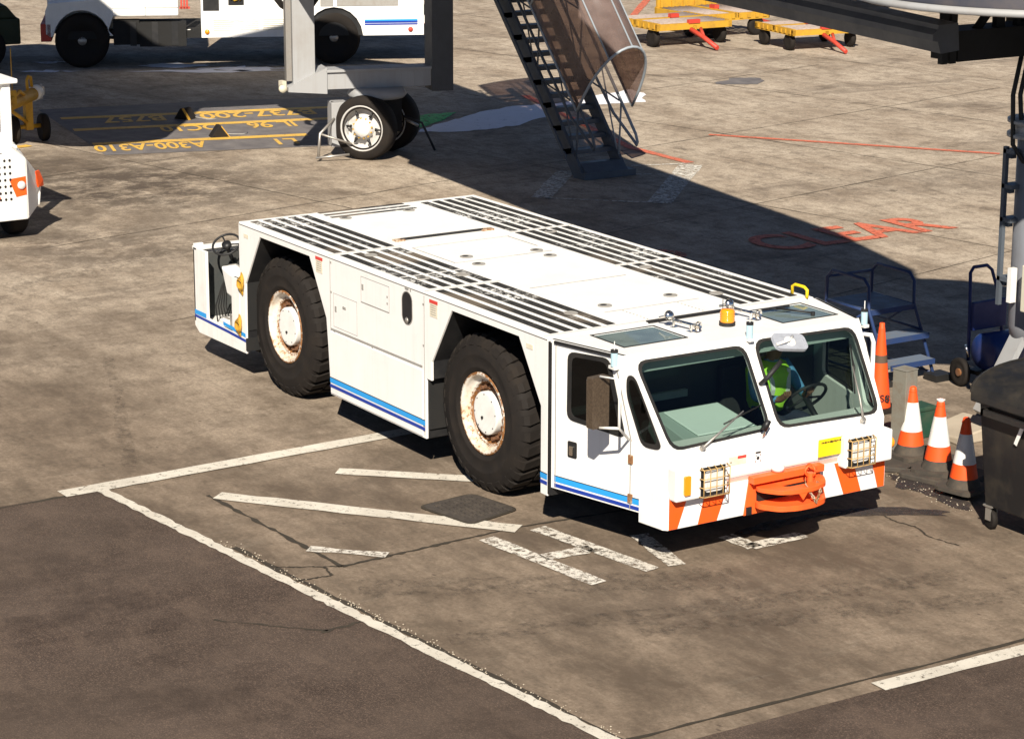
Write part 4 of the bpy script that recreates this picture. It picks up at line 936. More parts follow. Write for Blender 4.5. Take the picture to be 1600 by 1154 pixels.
# equipment under the rotunda
b = bb()
def PX(px, py, z): return G(px, py, z)
b.box((5.25, 4.27, 3.56), (5.6, 5.3, 3.83)); b.box((5.54, 4.09, 3.55), (5.60, 4.15, 4.2)); b.box((5.54, 4.18, 3.55), (5.60, 4.25, 4.2)); b.box((5.7, 4.3, 4.14), (6.3, 5.4, 4.19))
b.tube([(5.6, 3.8, 4.18), (5.60, 4.2, 4.0)], .03, 6); b.tube([(5.5, 4.9, 4.18), (5.5, 4.55, 3.8)], .04, 6); b.box((5.5, 4.75, 3.82), (5.56, 4.85, 4.18)); b.box((5.5, 5.0, 3.82), (5.56, 5.04, 4.18))
b.box((5.1, 5.3, 3.6), (6.2, 6.2, 4.18)); b.build('underfloor_equipment', M['dark'], br)
b = bb(); b.box((5.45, 3.55, 4.18), (5.75, 3.85, 4.45)); b.build('corner_housing', M['grey'], br)
# support leg near the bins
PC = Vector((5.60, 5.40, 0))
b = bb(); b.lathe([(0, .86), (.16, .88), (.24, .95), (.26, 1.05), (.26, 2.86), (.21, 2.87), (.21, 4.35), (0, 4.35)], PC, (0, 0, 1), 40); b.build('support_leg', paint('leg_shaded_grey_paint', (.20, .21, .235), .45, .4, (.12, .11, .10), scale=2, streak=True), br)  # leg tone darkened to carry the shade of the rotunda
b = bb(); b.lathe([(.26, 2.80), (.36, 2.81), (.36, 2.84), (.31, 2.86), (.31, 2.92), (.36, 2.94), (.36, 2.97), (.22, 2.98)], PC, (0, 0, 1), 40); b.build('leg_collar', M['grey'], br)
b = bb()
b.hexa([(5.45, 4.80, .30), (5.65, 4.76, .30), (5.65, 4.80, .26), (5.45, 4.84, .26), (5.48, 5.20, .98), (5.68, 5.16, .98), (5.68, 5.24, .98), (5.48, 5.28, .98)])
b.hexa([(5.78, 4.90, .30), (5.98, 4.90, .30), (5.98, 4.94, .26), (5.78, 4.94, .26), (5.68, 5.28, .98), (5.88, 5.28, .98), (5.88, 5.36, .98), (5.68, 5.36, .98)]); b.box((5.4, 5.2, .25), (6.1, 5.8, .5)); b.build('leg_bracket', M['grey'], br)
for dy in (-.55, .45):
    b = bb(); b.lathe([(0, -.10), (.2, -.1), (.30, -.12), (.36, -.08), (.36, .08), (.30, .12), (.2, .1), (0, .1)], (6.1, 5.6+dy, .36), (0, 1, 0), 28); b.build('leg_wheel', M['rubber'], br)
b = bb(); lx, ly = 5.42, 5.08
b.box((lx-.02, ly-.02, 1.25), (lx+.02, ly+.02, 2.72))
for z in (2.68, 2.36, 2.05, 1.5):
    b.box((lx-.02, ly-.02, z-.02), (lx+.12, ly+.30, z+.02)); b.box((lx, ly+.02, z-.07), (lx+.05, ly+.08, z-.02))
b.build('leg_ladder', M['stair'], br)
b = bb(); b.box((5.55, 5.05, 1.30), (5.60, 5.12, 1.62)); b.build('cable_guard', M['conew'], br)
b = bb(); b.box((5.80, 4.98, 1.27), (5.95, 5.50, 1.70)); b.lathe([(0, 0), (.012, 0), (0, .01)], (5.955, 5.04, 1.5), (1, 0, 0), 8, 1); b.build('junction_box', [M['cream'], M['black']], br, bevel=.01)
b = bb()
for dx, dy, zl in ((0, 0, 2.55), (.03, .06, 2.75), (.05, .12, 2.62), (.02, .15, 2.9)):
    b.tube([(5.52+dx, 5.12+dy, 3.6), (5.50+dx, 5.05+dy, 3.2), (5.52+dx, 5.06+dy, zl+.2), (5.58+dx, 5.14+dy, zl+.05), (5.66, 5.22, zl)], .022, 8)
b.build('hanging_cables', M['seal'], br)
# wheel bogie legs in the distance
bc = Vector((-11.05, 7.78, 0)); bv = Vector((.27, .965, 0)).normalized(); bn = Vector((bv.y, -bv.x, 0))   # bn: toward camera side
def bp(t, n_, z): return bc+bv*t+bn*n_+Vector((0, 0, z))
def obox(b, t0, t1, n0, n1, z0, z1, mi=None):
    b.hexa([bp(t0, n0, z0), bp(t1, n0, z0), bp(t1, n1, z0), bp(t0, n1, z0), bp(t0, n0, z1), bp(t1, n0, z1), bp(t1, n1, z1), bp(t0, n1, z1)], mi)
b = bb(); obox(b, -.82, .95, -.16, .16, 1.06, 1.32); obox(b, -.84, 1.0, -.20, .20, 1.32, 1.36); obox(b, .55, .57, -.17, .17, 1.06, 1.32)
b.build('cross_beam', M['grey'], br, bevel=.006)
b = bb(); b.hexa([bp(-1.42, -.2, 1.05), bp(-.82, -.2, 1.0), bp(-.82, .2, 1.0), bp(-1.42, .2, 1.05), bp(-1.42, -.2, 1.12), bp(-.82, -.2, 1.40), bp(-.82, .2, 1.40), bp(-1.42, .2, 1.12)]); b.build('beam_gusset', M['grey'], br)
b = bb(); obox(b, -1.33, -.99, -.14, .14, 1.12, 3.55, 0); obox(b, -1.42, -1.335, -.08, .08, 1.2, 3.5, 1); b.build('column', [M['grey'], M['steel']], br, bevel=.006)
b = bb(); obox(b, .82, 1.16, -.22, .22, .98, 3.9, 0); b.build('column', M['dgrey'], br, bevel=.006)
b = bb(); b.box(bp(-1.52, -.05, 1.05), bp(-1.42, .05, 1.2)); b.lathe([(0, 0), (.06, 0), (.06, .1), (0, .1)], bp(-1.5, .1, 1.1), bn, 10); b.build('limit_switch', M['cream'], br)
b = bb()
for k in range(4): b.tube([bp(-1.16+(.34+.02*k)*math.cos(a), -.22-.03*k, 2.62+(.38+.02*k)*math.sin(a)) for a in [R(170+20*i) for i in range(11)]], .016, 8)
b.build('cable_loop', M['seal'], br)
b = bb(); b.lathe([(0, .90), (.42, .90), (.46, .95), (.40, 1.06), (0, 1.06)], bp(0, 0, 0), (0, 0, 1), 36); b.build('turntable', M['grey'], br)
b = bb(); b.box(bc+Vector((-.28, -.28, .38)), bc+Vector((.28, .28, .92))); wa = Vector((-.60, .80, 0)); b.cyl(bc-wa*.4+Vector((0, 0, .5)), wa, .09, .8)
b.tube([bp(-.75, .1, .85), bp(-.15, .25, .68)], .025, 6); b.build('bogie_frame', M['dark'], br)
for k, sgn in ((0, -1), (1, 1)):
    c = bc+wa*(.44*sgn)+Vector((0, 0, .49))
    wh = bpy.data.objects.new('bogie_wheel', None); sc.collection.objects.link(wh); wh.parent = br; wh.location = brM @ c; ow = -wa*1.0
    b = MB(); b.lathe([(.30, -.13), (.36, -.15), (.45, -.14), (.49, -.10), (.49, .10), (.45, .14), (.36, .15), (.30, .13)], (0, 0, 0), ow, 48); b.build('tyre', M['rubber'], wh)
    b = MB(); b.lathe([(.34, .145), (.355, .155), (.335, .155), (.325, .13), (.31, .0), (.26, -.01), (.13, .05)], (0, 0, 0), ow, 40)
    b.build('rim', paint('bogie_rim_grey', (.50, .49, .47), .5, .4, scale=8), wh)
    b = MB(); b.lathe([(.17, .02), (.15, .11), (.13, .145), (.125, .16), (0, .17)], (0, 0, 0), ow, 24, 0); aa = ow.orthogonal().normalized(); ab = ow.cross(aa)
    for j in range(12): b.cyl((aa*math.cos(j*.5236)+ab*math.sin(j*.5236))*.155+ow*.10, ow, .012, .03, 6, 1)
    for j in range(6): v = aa*math.cos(j*1.047+.3)+ab*math.sin(j*1.047+.3); b.tube([v*.20+ow*.095, v*.29+ow*.075], [.03, .008], 6, 2)
    b.build('hub', [M['conew'], M['yellow'], M['black']], wh)
b = bb(); b.hexa([bp(-.76, -.1, .18), bp(-.50, -.1, .18), bp(-.50, .2, .18), bp(-.76, .2, .18), bp(-.76, -.1, .86), bp(-.50, -.1, .86), bp(-.50, .2, .86), bp(-.76, .2, .86)]); b.build('control_cabinet', M['grey'], br, bevel=.01)
b = bb(); b.tube([bp(-.72, .2, .62), bp(-.98, .35, .42), bp(-1.02, .4, .08)], .022, 6); b.tube([bp(-.98, .35, .42), bp(-.5, .4, .25)], .018, 6); b.tube([bp(-1.06, .4, .06), bp(-.55, .45, .10)], .02, 6); b.build('safety_bar', M['steel'], br)
b = bb(); b.tube([bp(.35, .25, .62), bp(.62, .35, .52), bp(.80, .45, .10)], .02, 6, 1); b.tube([bp(.42, .1, .55), bp(.6, .2, .45)], .025, 6, 0); b.build('safety_bar', [M['steel'], M['black']], br)

# ================================================================== SERVICE STAIRS
st = thing('service_stairs', 'dark steel service stairs with smoked curved canopy beside the boarding bridge leg', 'stairs', (-7.75, 9.65, 0)); sM = Matrix.Translation((7.75, -9.65, 0))
def sb(): q = MB(); q.M = sM.copy(); return q
yL, yR = 9.26, 10.02; x0 = -7.66; sl_ = 1.13        # rise per run
def SP(run, y, z=0): return Vector((x0-run, y, run*sl_+z))
nu = Vector((.57, 0, .82)).normalized()
for y in (yL, yR):
    b = sb(); b.extr([(x0+.08, y-.02, 0), (x0+.08, y-.02, .10), (x0-3.7, y-.02, 3.7*sl_+.16+.10), (x0-3.85, y-.02, 3.7*sl_+.02), (x0-.12, y-.02, 0)], (0, .05, 0)); b.build('stringer', M['stair'], st)
b = sb()
for y in (yL-.16,):
    b.extr([(x0-.15, y, .28), (x0-.15, y, .34), (x0-3.7, y, 3.7*sl_+.1), (x0-3.75, y, 3.7*sl_+.0)], (0, .03, 0))
    for k in range(26): r_0 = .2+k*.135; b.box(SP(r_0, y, .12), SP(r_0, yL, .20)) if k % 2 == 0 else None
b.build('side_ladder_rail', M['stair'], st)
b = sb()
for k in range(1, 22):
    r_0 = k*.165; p = SP(r_0, yL, 0); b.box((p.x-.10, yL, p.z-.02), (p.x+.10, yR, p.z+.01)); b.box((p.x+.085, yL, p.z-.055), (p.x+.10, yR, p.z-.02))
b.build('treads', M['stair'], st)
b = sb(); b.box((x0-.12, yL-.03, .005), (x0+.18, yR+.12, .10)); b.hexa([(x0-.05, yL+.03, .10), (x0+.16, yL+.03, .10), (x0+.16, yR, .10), (x0-.05, yR, .10), (x0-.15, yL+.03, .22), (x0-.02, yL+.03, .22), (x0-.02, yR, .22), (x0-.15, yR, .22)]); b.build('foot_plate', M['stair'], st)
for y, s in ((yL, 0), (yR, 1)):
    b = sb(); hz = 1.02
    top = [SP(3.6, y, hz), SP(1.2, y, hz), SP(-.33, y, hz), SP(-.38, y, hz-.06), SP(-.36, y, hz-.13), SP(-.28, y, hz-.16), SP(.25, y, hz-.42), SP(1.0, y, .52), SP(3.6, y, .52)]
    b.tube(top, .022, 8)
    for r_0 in (.05, 1.1, 2.2, 3.3): b.tube([SP(r_0+.05, y, .05), SP(r_0-.0, y, hz)], .016, 6)
    for r_0 in (.1, 1.2, 2.3): b.tube([SP(r_0, y, hz-.05), SP(r_0+1.0, y, .1)], .013, 6); b.tube([SP(r_0, y, .1), SP(r_0+.55, y, hz)], .013, 6)
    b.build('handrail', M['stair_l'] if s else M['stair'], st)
def arch(run, wdn=0, n=18):
    c = SP(run, (yL+yR)/2+.05, 1.0); out = []
    hw_ = .48+wdn; h_ = 1.18+wdn
    for i in range(n+1):
        a = math.pi*i/n; yy = -math.cos(a)*hw_*(1.0 if True else 1); zz = math.sin(a)**.75*h_
        out.append(c+Vector((0, yy, 0))+nu*zz)
    return out
b = sb(); A_ = [arch(r_0) for r_0 in (0, 1.2, 2.4, 3.6)]
V_ = [b._v(r) for r in A_]
for i in range(3):
    for j in range(18): f = b.bm.faces.new([V_[i][j], V_[i][j+1], V_[i+1][j+1], V_[i+1][j]]); f.smooth = True
cn = b.build('canopy', M['poly'], st); so = cn.modifiers.new('solid', 'SOLIDIFY'); so.thickness = .006; so.offset = 0
b = sb()
for r_0 in (0, 1.25, 2.5, 3.6): b.tube(arch(r_0, .012), .020, 8)
for j in (0, 5, 9, 13, 18): b.tube([arch(r_0, .014)[j] for r_0 in (0, 3.6)], .013 if j not in (0, 18) else .02, 6)
b.build('canopy_frame', M['stair_l'], st)

# ================================================================== WHITE SERVICE TRUCK
tr0 = G(130, 107)
tk = thing('service_truck', 'white service truck with blue side stripe behind the bridge leg, top left', 'truck', (tr0.x, tr0.y, 0), math.atan2(.91, .42))
b = MB()
b.extr([(-.68, 0, .66), (-.68, 0, 1.10), (-.62, 0, 1.25), (.55, 0, 1.34), (.62, 0, 1.02), (.50, 0, .72), (.60, 0, .62), (.52, 0, .62)]+[(.55*math.cos(a), 0, .52+.60*math.sin(a)) for a in [R(10+16*i) for i in range(11)]]+[(-.60, 0, .60)], (0, .5, 0)); b.box((-.66, .5, .62), (.6, 1.7, 1.32)); b.extr([(-.68, 1.7, .66), (-.68, 1.7, 1.10), (-.62, 1.7, 1.25), (.55, 1.7, 1.34), (.62, 1.7, 1.02), (.50, 1.7, .72)], (0, .5, 0)); b.build('bonnet', M['white'], tk, bevel=.03)
b = MB(); b.box((.50, .05, .98), (1.86, 2.15, 1.75)); b.extr([(.55, .06, 1.75), (.85, .06, 2.45), (1.86, .06, 2.45), (1.86, .06, 1.75)], (0, 2.08, 0)); b.build('cab', M['white'], tk, bevel=.03)
b = MB(); b.extr([(.80, .05, 1.80), (1.0, .05, 2.32), (1.7, .05, 2.32), (1.7, .05, 1.80)], (0, .008, 0)); b.build('window', M['glass_d'], tk)
b = MB(); b.box((1.22, .045, 1.0), (1.23, .05, 1.75)); b.box((.5, .045, 1.14), (1.85, .05, 1.15)); b.build('door', M['grille'], tk)
b = MB(); b.box((-.78, .0, .52), (-.58, 2.2, .86), 0); b.box((-.79, .25, .54), (-.775, 1.9, .80), 1); b.build('front_bumper', [M['red'], M['conew']], tk, bevel=.02)
b = MB(); b.box((-.5, .06, .55), (6.7, 2.1, .70)); b.box((.6, .02, .44), (1.10, .4, .90)); b.box((1.10, .0, .40), (2.0, .45, .86)); b.tube([(.2, .3, .5), (.2, 1.9, .5)], .08); b.build('truck_frame', M['dark'], tk)
b = MB(); b.cyl((.60, .20, .80), (1, 0, 0), .05, 1.35, 10); 
for x in (.98, 1.40, 1.78): b.box((x-.06, -.01, .42), (x+.06, .02, .88))
b.build('fuel_tank', M['black'], tk)
b = MB(); b.cyl((1.92, .15, .62), (1, 0, 0), .09, .16, 16, 0); b.cyl((2.05, .15, .60), (1, 0, 0), .06, .30, 12, 1); b.build('exhaust', [M['conew'], M['yellow']], tk)
b = MB()
for k in range(3): b.box((1.90+k*.055, .0, 1.12), (1.935+k*.055, .05, 1.9))
b.box((1.88, .0, 1.12), (2.08, .06, 1.16)); b.build('red_ladder', M['red'], tk)
tb = MB()
arc = [(4.30, .56)]+[(4.86+.57*math.cos(a), .52+.60*math.sin(a)) for a in [R(176-17.2*i) for i in range(11)]]+[(5.44, .56)]
tb.extr([(x, 0, z) for x, z in [(2.29, .56), (2.29, 2.35), (6.62, 2.35), (6.62, .56)]+[(a[0], a[1]) for a in arc[::-1]]], (0, .03, 0)); tb.extr([(x, 2.17, z) for x, z in [(2.29, .56), (2.29, 2.35), (6.62, 2.35), (6.62, .56)]], (0, .03, 0))
tb.box((2.29, .03, .6), (2.32, 2.17, 2.35)); tb.box((6.59, .03, .56), (6.62, 2.17, 2.35)); tb.box((2.32, .03, 2.3), (6.59, 2.17, 2.35)); tb.box((2.32, .6, .6), (6.59, 2.17, 1.0)); body = tb.build('equipment_body', M['white'], tk)
b = MB()
for x0_, x1_ in ((4.60, 4.85), (4.92, 6.12)): b.box((x0_, -.012, 1.14), (x1_, -.002, 1.75))
b.build('mesh_panel', M['grille'], tk)
b = MB(); b.box((2.33, -.01, 1.08), (2.64, -.002, 1.55)); b.box((2.82, -.008, 1.18), (3.12, -.001, 1.5)); b.box((4.25, .05, .56), (5.50, .5, 1.12)); b.build('black_opening', M['black'], tk)
b = MB(); b.box((2.82, -.012, .88), (3.12, -.001, 1.17)); b.build('hinged_flap', M['white_chip'], tk)
b = MB(); b.tube([(2.86+.04*i, -.02, 1.30+.03*math.sin(i*2)) for i in range(6)], .03, 6); b.build('coiled_hose', M['yellow'], tk)
for xx in (2.52, 3.0, 3.48):
    b = MB()
    for k in range(6): b.box((xx, -.010, .70+k*.038), (xx+.40, -.001, .713+k*.038))
    b.build('louvre', M['label'], tk)
b = MB(); b.box((5.46, -.005, .80), (6.50, -.001, .84), 1); b.box((5.46, -.005, .76), (6.50, -.001, .79), 1); b.box((5.46, -.003, .84), (6.5, -.001, .87), 0); b.build('blue_stripe', [M['lblue'], M['dblue']], tk); b = MB(); b.box((4.10, -.005, .78), (4.25, -.001, .86)); b.build('blue_mark', M['dblue'], tk)
for x, mm in ((2.40, 'amber'), (6.36, 'red')):
    b = MB(); b.lathe([(0, 0), (.05, 0), (.045, .02), (0, .03)], (x, -.002, .67), (0, -1, 0), 14); b.build('side_lamp', M[mm], tk)
b = MB(); b.box((6.62, .0, .78), (6.88, .04, .94), 0); b.box((6.62, 0, .95), (6.86, .03, 1.15), 2)
for k in range(2): b.extr([(6.63+k*.12, -.004, .78), (6.69+k*.12, -.004, .78), (6.75+k*.12, -.004, .94), (6.69+k*.12, -.004, .94)], (0, .003, 0), 1)
b.box((6.66, .0, .42), (6.84, .04, .78), 2); b.build('chevron_board', [M['conew'], M['orange'], M['black']], tk)
for x in (0, 4.86):
    for y in (.18, 2.0):
        b = MB(); b.lathe([(0, -.1), (.26, -.1), (.30, -.13), (.46, -.15), (.52, -.10), (.52, .10), (.46, .15), (.3, .13), (.26, .1), (0, .1)], (x, y, .52), (0, 1, 0), 40, 0); b.lathe([(0, -.12), (.08, -.12), (.09, -.09)], (x, y, .52), (0, 1, 0), 16, 1); b.build('wheel', [M['rubber'], M['steel']], tk)

# ================================================================== SMALL WHITE TRACTOR (left edge)
tt = thing('baggage_tractor', 'small white baggage tractor with round vent holes and orange stripes at the left edge', 'baggage tractor', (-7.7, -.2, 0))
b = MB()   # local: x forward(+X world), y across
def prof(x): return [(-1.15, .30), (-1.15, .95), (-.95, 1.25), (.72, 1.25), (.98, .95), (.98, .62), (.90, .55), (.90, .30)]
sec0 = [(y, z) for y, z in ((-1.05, .28), (-1.05, 1.24), (.80, 1.24), (.98, 1.10), (1.0, .28))]
b.extr([(0, y, z) for y, z in ((-1.05, .28), (-1.05, 1.26), (.78, 1.24), (.98, 1.06), (.985, .28))], (-.06, 0, 0))
side = [((0, .98, 1.06), (0, .985, .28)), ]
b.hexa([(-.06, -1.05, .28), (0, .985, .28), (-.42, 1.36, .36), (-2.4, 1.36, .36), (-.06, -1.05, 1.24), (0, .80, 1.22), (-.30, .95, 1.22), (-2.4, .95, 1.22)]) if False else None
b.extr([(0, .985, .28), (0, .98, 1.06), (0, .80, 1.24), (-.35, .95, 1.24), (-.42, 1.34, .72), (-.42, 1.34, .62), (-.38, 1.26, .52), (-.38, 1.26, .36)], (-.05, -.02, 0))
b.box((-2.4, -1.05, 1.18), (-.06, .90, 1.235)); b.extr([(-.40, 1.30, .36), (-.40, 1.34, .70), (-.35, .95, 1.235), (-.40, .90, 1.235), (-.40, .9, .36)], (-2.0, 0, 0)); body = b.build('body', M['white_chip'], tt, bevel=.02)
b = MB()
for i in range(-8, 4):
    for j in range(7):
        if j == 0 and i < 2: continue
        y = .76+(i-3)*.07
        b.extr([(.002, y+.017*math.cos(a), 1.06-j*.083+.019*math.sin(a)) for a in [k*math.pi/5 for k in range(10)]], (.002, 0, 0))
b.build('vent_holes', M['black'], tt)
b = MB(); b.extr([(.0015, y, z) for y, z in ((.74, .82), (.965, .84), (.97, .60), (.83, .58))], (.0015, 0, 0)); b.build('orange_stripe', M['orange'], tt)
b = MB(); b.extr([(.0015, y, z) for y, z in ((.42, .82), (.55, .80), (.63, .56), (.42, .56))], (.0015, 0, 0)); b.build('orange_stripe', M['orange'], tt)
b = MB(); b.extr([(-.33, 1.26, .84), (-.38, 1.33, .70), (-.415, 1.345, .62), (-.32, 1.24, .62), (-.25, 1.18, .84)], (.014, .014, 0)); b.build('orange_stripe', M['orange'], tt)
b = MB(); b.lathe([(.05, 0), (.055, .02), (.04, .035), (0, .04)], (0, .90, .73), (1, 0, 0), 18, 0); b.build('lamp', M['reflector'], tt)
b = MB(); b.box((.001, .38, 1.15), (.003, .66, 1.16)); b.build('badge_line', M['black'], tt)
text_mesh('TC', .11, M['black'], 'badge', tt, frame((.0015, .49, 1.06), (0, 1, 0), (0, 0, 1)), .002)
b = MB(); b.box((-2.3, -1.0, 1.99), (-.26, 1.02, 2.05))
for x, y in ((-.38, .86), (-2.2, .86), (-.38, -.95), (-2.2, -.95)): b.box((x-.06, y-.04, 1.20), (x+.06, y+.08, 2.0))
b.box((-.42, -.95, 1.2), (-.34, .9, 1.36)); b.build('driver_cab', M['white'], tt, bevel=.015)
b = MB(); b.box((-.40, -.90, 1.36), (-.39, .83, 1.98)); b.build('window', M['lens'], tt)
b = MB(); b.box((-2.2, -.95, .28), (-.5, 1.1, 1.1)); b.build('chassis', M['dark'], tt)
for x, y in ((-.55, .98), (-.55, -.85), (-2.1, .98), (-2.1, -.85)):
    b = MB(); b.lathe([(0, -.08), (.17, -.08), (.20, -.11), (.29, -.11), (.32, -.07), (.32, .07), (.29, .11), (.20, .11), (0, .08)], (x, y, .32), (0, 1, 0), 28); b.build('wheel', M['rubber'], tt)

# ================================================================== TOW BAR
tb0 = G(46, 222)
tw = thing('tow_bar', 'yellow aircraft tow bar on small wheels behind the white baggage tractor', 'tow bar', (tb0.x, tb0.y, 0)); td = Vector((-1.25, 1.39, 0)).normalized(); tn = Vector((td.y, -td.x, 0))
def tq(t, n_, z): return td*t+tn*n_+Vector((0, 0, z))
b = MB(); b.tube([tq(.18, 0, .74), tq(-3.6, 0, .50)], .105, 20); b.build('tube', M['yellow'], tw)
b = MB(); b.tube([tq(.18, 0, .741), tq(.34, 0, .751)], .12, 20); b.build('end_cap', M['conew'], tw)
b = MB(); b.cyl(tq(.34, 0, .75), td, .07, .12, 12); b.box(tq(.46, 0, .72)-Vector((.05, .05, .03)), tq(.46, 0, .80)+Vector((.05, .05, .03))); b.cyl(tq(.50, 0, .62), (0, 0, 1), .02, .24, 8); b.build('coupling_head', M['steel'], tw)
b = MB(); b.tube([tq(.02, .0, .82), tq(0, 0, .98), tq(.06, 0, 1.04), tq(.14, 0, 1.02), tq(.17, 0, .86)], .025, 8); b.build('lifting_eye', M['yellow'], tw)
b = MB(); b.box(tq(-.62, 0, .70)-Vector((.12, .08, .0)), tq(-.62, 0, .92)+Vector((.12, .08, .0))); b.tube([tq(-.5, 0, .85), tq(-.5, 0, 1.55)], .008, 6); b.tube([tq(-.95, .1, .72), tq(-.45, .1, .88), tq(-.3, .1, .80)], .03, 6); b.build('pump_unit', M['yellow'], tw)
b = MB(); b.box((-.06, -.06, .2), (.06, .06, .66)); b.tube([(0, -.25, .25), (0, .25, .25)], .035); b.tube([(0, 0, .3), tq(-.6, 0, .6)], .03); b.build('axle_leg', M['yellow'], tw)
for y in (-.25, .25):
    b = MB(); b.lathe([(0, -.05), (.12, -.05), (.20, -.06), (.22, -.03), (.22, .03), (.20, .06), (.12, .05), (0, .05)], (0, y, .22), (0.1, 1, 0), 24); b.build('wheel', M['rubber'], tw)

# dark vehicle in the deep shade top-left
dp = G(8, 108)
dv = thing('dark_loader', 'dark green loader vehicle with brown top in deep shade in the top left corner', 'vehicle', (dp.x, dp.y, 0), math.atan2(.91, .42)+.25)
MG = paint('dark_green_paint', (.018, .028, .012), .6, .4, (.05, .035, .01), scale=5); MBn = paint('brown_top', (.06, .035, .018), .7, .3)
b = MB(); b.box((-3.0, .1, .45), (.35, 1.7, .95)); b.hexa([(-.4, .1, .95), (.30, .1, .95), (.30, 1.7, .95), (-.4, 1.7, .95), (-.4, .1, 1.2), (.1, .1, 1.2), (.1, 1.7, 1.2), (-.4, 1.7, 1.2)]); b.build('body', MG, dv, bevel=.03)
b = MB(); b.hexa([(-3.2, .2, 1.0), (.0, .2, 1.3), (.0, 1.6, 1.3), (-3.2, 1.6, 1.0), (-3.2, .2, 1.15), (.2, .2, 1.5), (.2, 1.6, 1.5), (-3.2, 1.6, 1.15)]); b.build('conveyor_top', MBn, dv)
for x in (-.35, -2.4):
    for y in (.15, 1.65):
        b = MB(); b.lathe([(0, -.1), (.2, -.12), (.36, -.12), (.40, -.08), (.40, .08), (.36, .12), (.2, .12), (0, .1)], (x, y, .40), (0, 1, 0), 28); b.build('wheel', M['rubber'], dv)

# ================================================================== BAGGAGE DOLLIES
def dolly(label, pos, rz, L_=2.3, Wd=1.5):
    d = thing('baggage_dolly', label, 'baggage dolly', (pos.x, pos.y, 0), rz, 'yellow baggage dollies')
    b = MB(); z = .46
    b.box((-L_/2, -Wd/2, z-.10), (L_/2, -Wd/2+.08, z+.05)); b.box((-L_/2, Wd/2-.08, z-.10), (L_/2, Wd/2, z+.05)); b.box((-L_/2, -Wd/2, z-.10), (-L_/2+.08, Wd/2, z+.03)); b.box((L_/2-.08, -Wd/2, z-.10), (L_/2, Wd/2, z+.03))
    b.box((-.06, -Wd/2, z-.05), (.06, Wd/2, z+.06)); b.box((-L_/2, -.05, z-.12), (L_/2, .05, z-.02))
    for k in range(8): b.box((-L_/2+.12+k*(L_-.3)/7, -Wd/2-.02, z-.06), (-L_/2+.2+k*(L_-.3)/7, -Wd/2, z+.03))
    b.build('frame', M['yellow'], d)
    b = MB(); n_ = 11
    for k in range(n_):
        xx = -L_/2+.16+k*(L_-.32)/(n_-1)
        if abs(xx) > .1: b.tube([(xx, -Wd/2+.1, z+.01), (xx, Wd/2-.1, z+.01)], .045, 8)
    b.build('rollers', M['wood'], d)
    for x in (-L_/2+.3, L_/2-.3):
        for y in (-Wd/2+.1, Wd/2-.1):
            b = MB(); b.lathe([(0, -.05), (.1, -.05), (.16, -.07), (.20, -.04), (.20, .04), (.16, .07), (.1, .05), (0, .05)], (x, y, .20), (0, 1, 0), 20); b.box((x-.05, y-.02, .22), (x+.05, y+.02, z-.08), 1); b.build('wheel', [M['rubber'], M['yellow']], d)
    b = MB(); b.tube([(L_/2, -.1, z-.10), (L_/2+.35, 0, .22), (L_/2+.85, .0, .06)], .05, 6); b.tube([(L_/2, .15, z-.10), (L_/2+.35, 0, .22)], .04, 6); b.build('drawbar', M['red'], d)
    b = MB(); b.box((L_/2-.06, -.16, z+.02), (L_/2+.02, .12, z+.10)); b.box((.0, -.1, z+.06), (.12, .1, z+.14)); b.build('stop_block', M['red'], d)
    return d
dc1 = G(1050, 32, .45)
d1 = dolly('yellow roller dolly with red drawbar just right of the stair canopy', dc1, math.atan2(-.2, 1.0)+R(8), 1.75, 1.85)
d2 = copy_tree(d1); d2['label'] = 'yellow dolly with a high back rail, standing behind the one by the stair canopy'; p = G(1092, 22, .45); d2.location = (p.x-.2, p.y+.5, 0); d2.rotation_euler = (0, 0, R(88))
d3 = copy_tree(d1); d3['label'] = 'yellow dolly half hidden behind the dark bridge tray, its red drawbar pointing forward'; p = G(1262, 38, .45); d3.location = (p.x, p.y, 0); d3.rotation_euler = (0, 0, R(-8)); d3.scale = (.88, .88, .9)
b = MB(); b.box((-.86, .84, .5), (.86, .90, .72)); 
for k in range(6): b.box((-.8+k*.3, .80, .5), (-.74+k*.3, .84, .70))
b.build('back_rail', M['yellow'], d2)
for ch in bpy.data.objects:
    pass
# far white vehicle at the top right
ft = G(1350, 14)
fv = thing('white_van', 'white vehicle seen only by its underside and wheels at the top edge, above the tray', 'van', (ft.x, ft.y, 0), math.atan2(.84, .54))
b = MB(); b.box((-1.0, 0, .42), (1.4, 1.7, 1.3)); b.extr([(-.9, .05, 1.3), (-.6, .05, 1.9), (1.3, .05, 1.9), (1.4, .05, 1.3)], (0, 1.6, 0)); b.build('body', M['white'], fv, bevel=.04)
b = MB(); b.extr([(-.7, .04, 1.35), (-.5, .04, 1.8), (1.2, .04, 1.8), (1.25, .04, 1.35)], (0, .01, 0)); b.build('window', M['glass_d'], fv)
b = MB(); b.box((-.9, .1, .25), (1.3, 1.6, .42)); b.build('chassis', M['dark'], fv)
for x in (-.45, .35):
    for y in (.1, 1.6):
        b = MB(); b.lathe([(0, -.08), (.2, -.1), (.28, -.1), (.31, -.06), (.31, .06), (.28, .1), (.2, .1), (0, .08)], (x, y, .31), (0, 1, 0), 24); b.build('wheel', M['rubber'], fv)

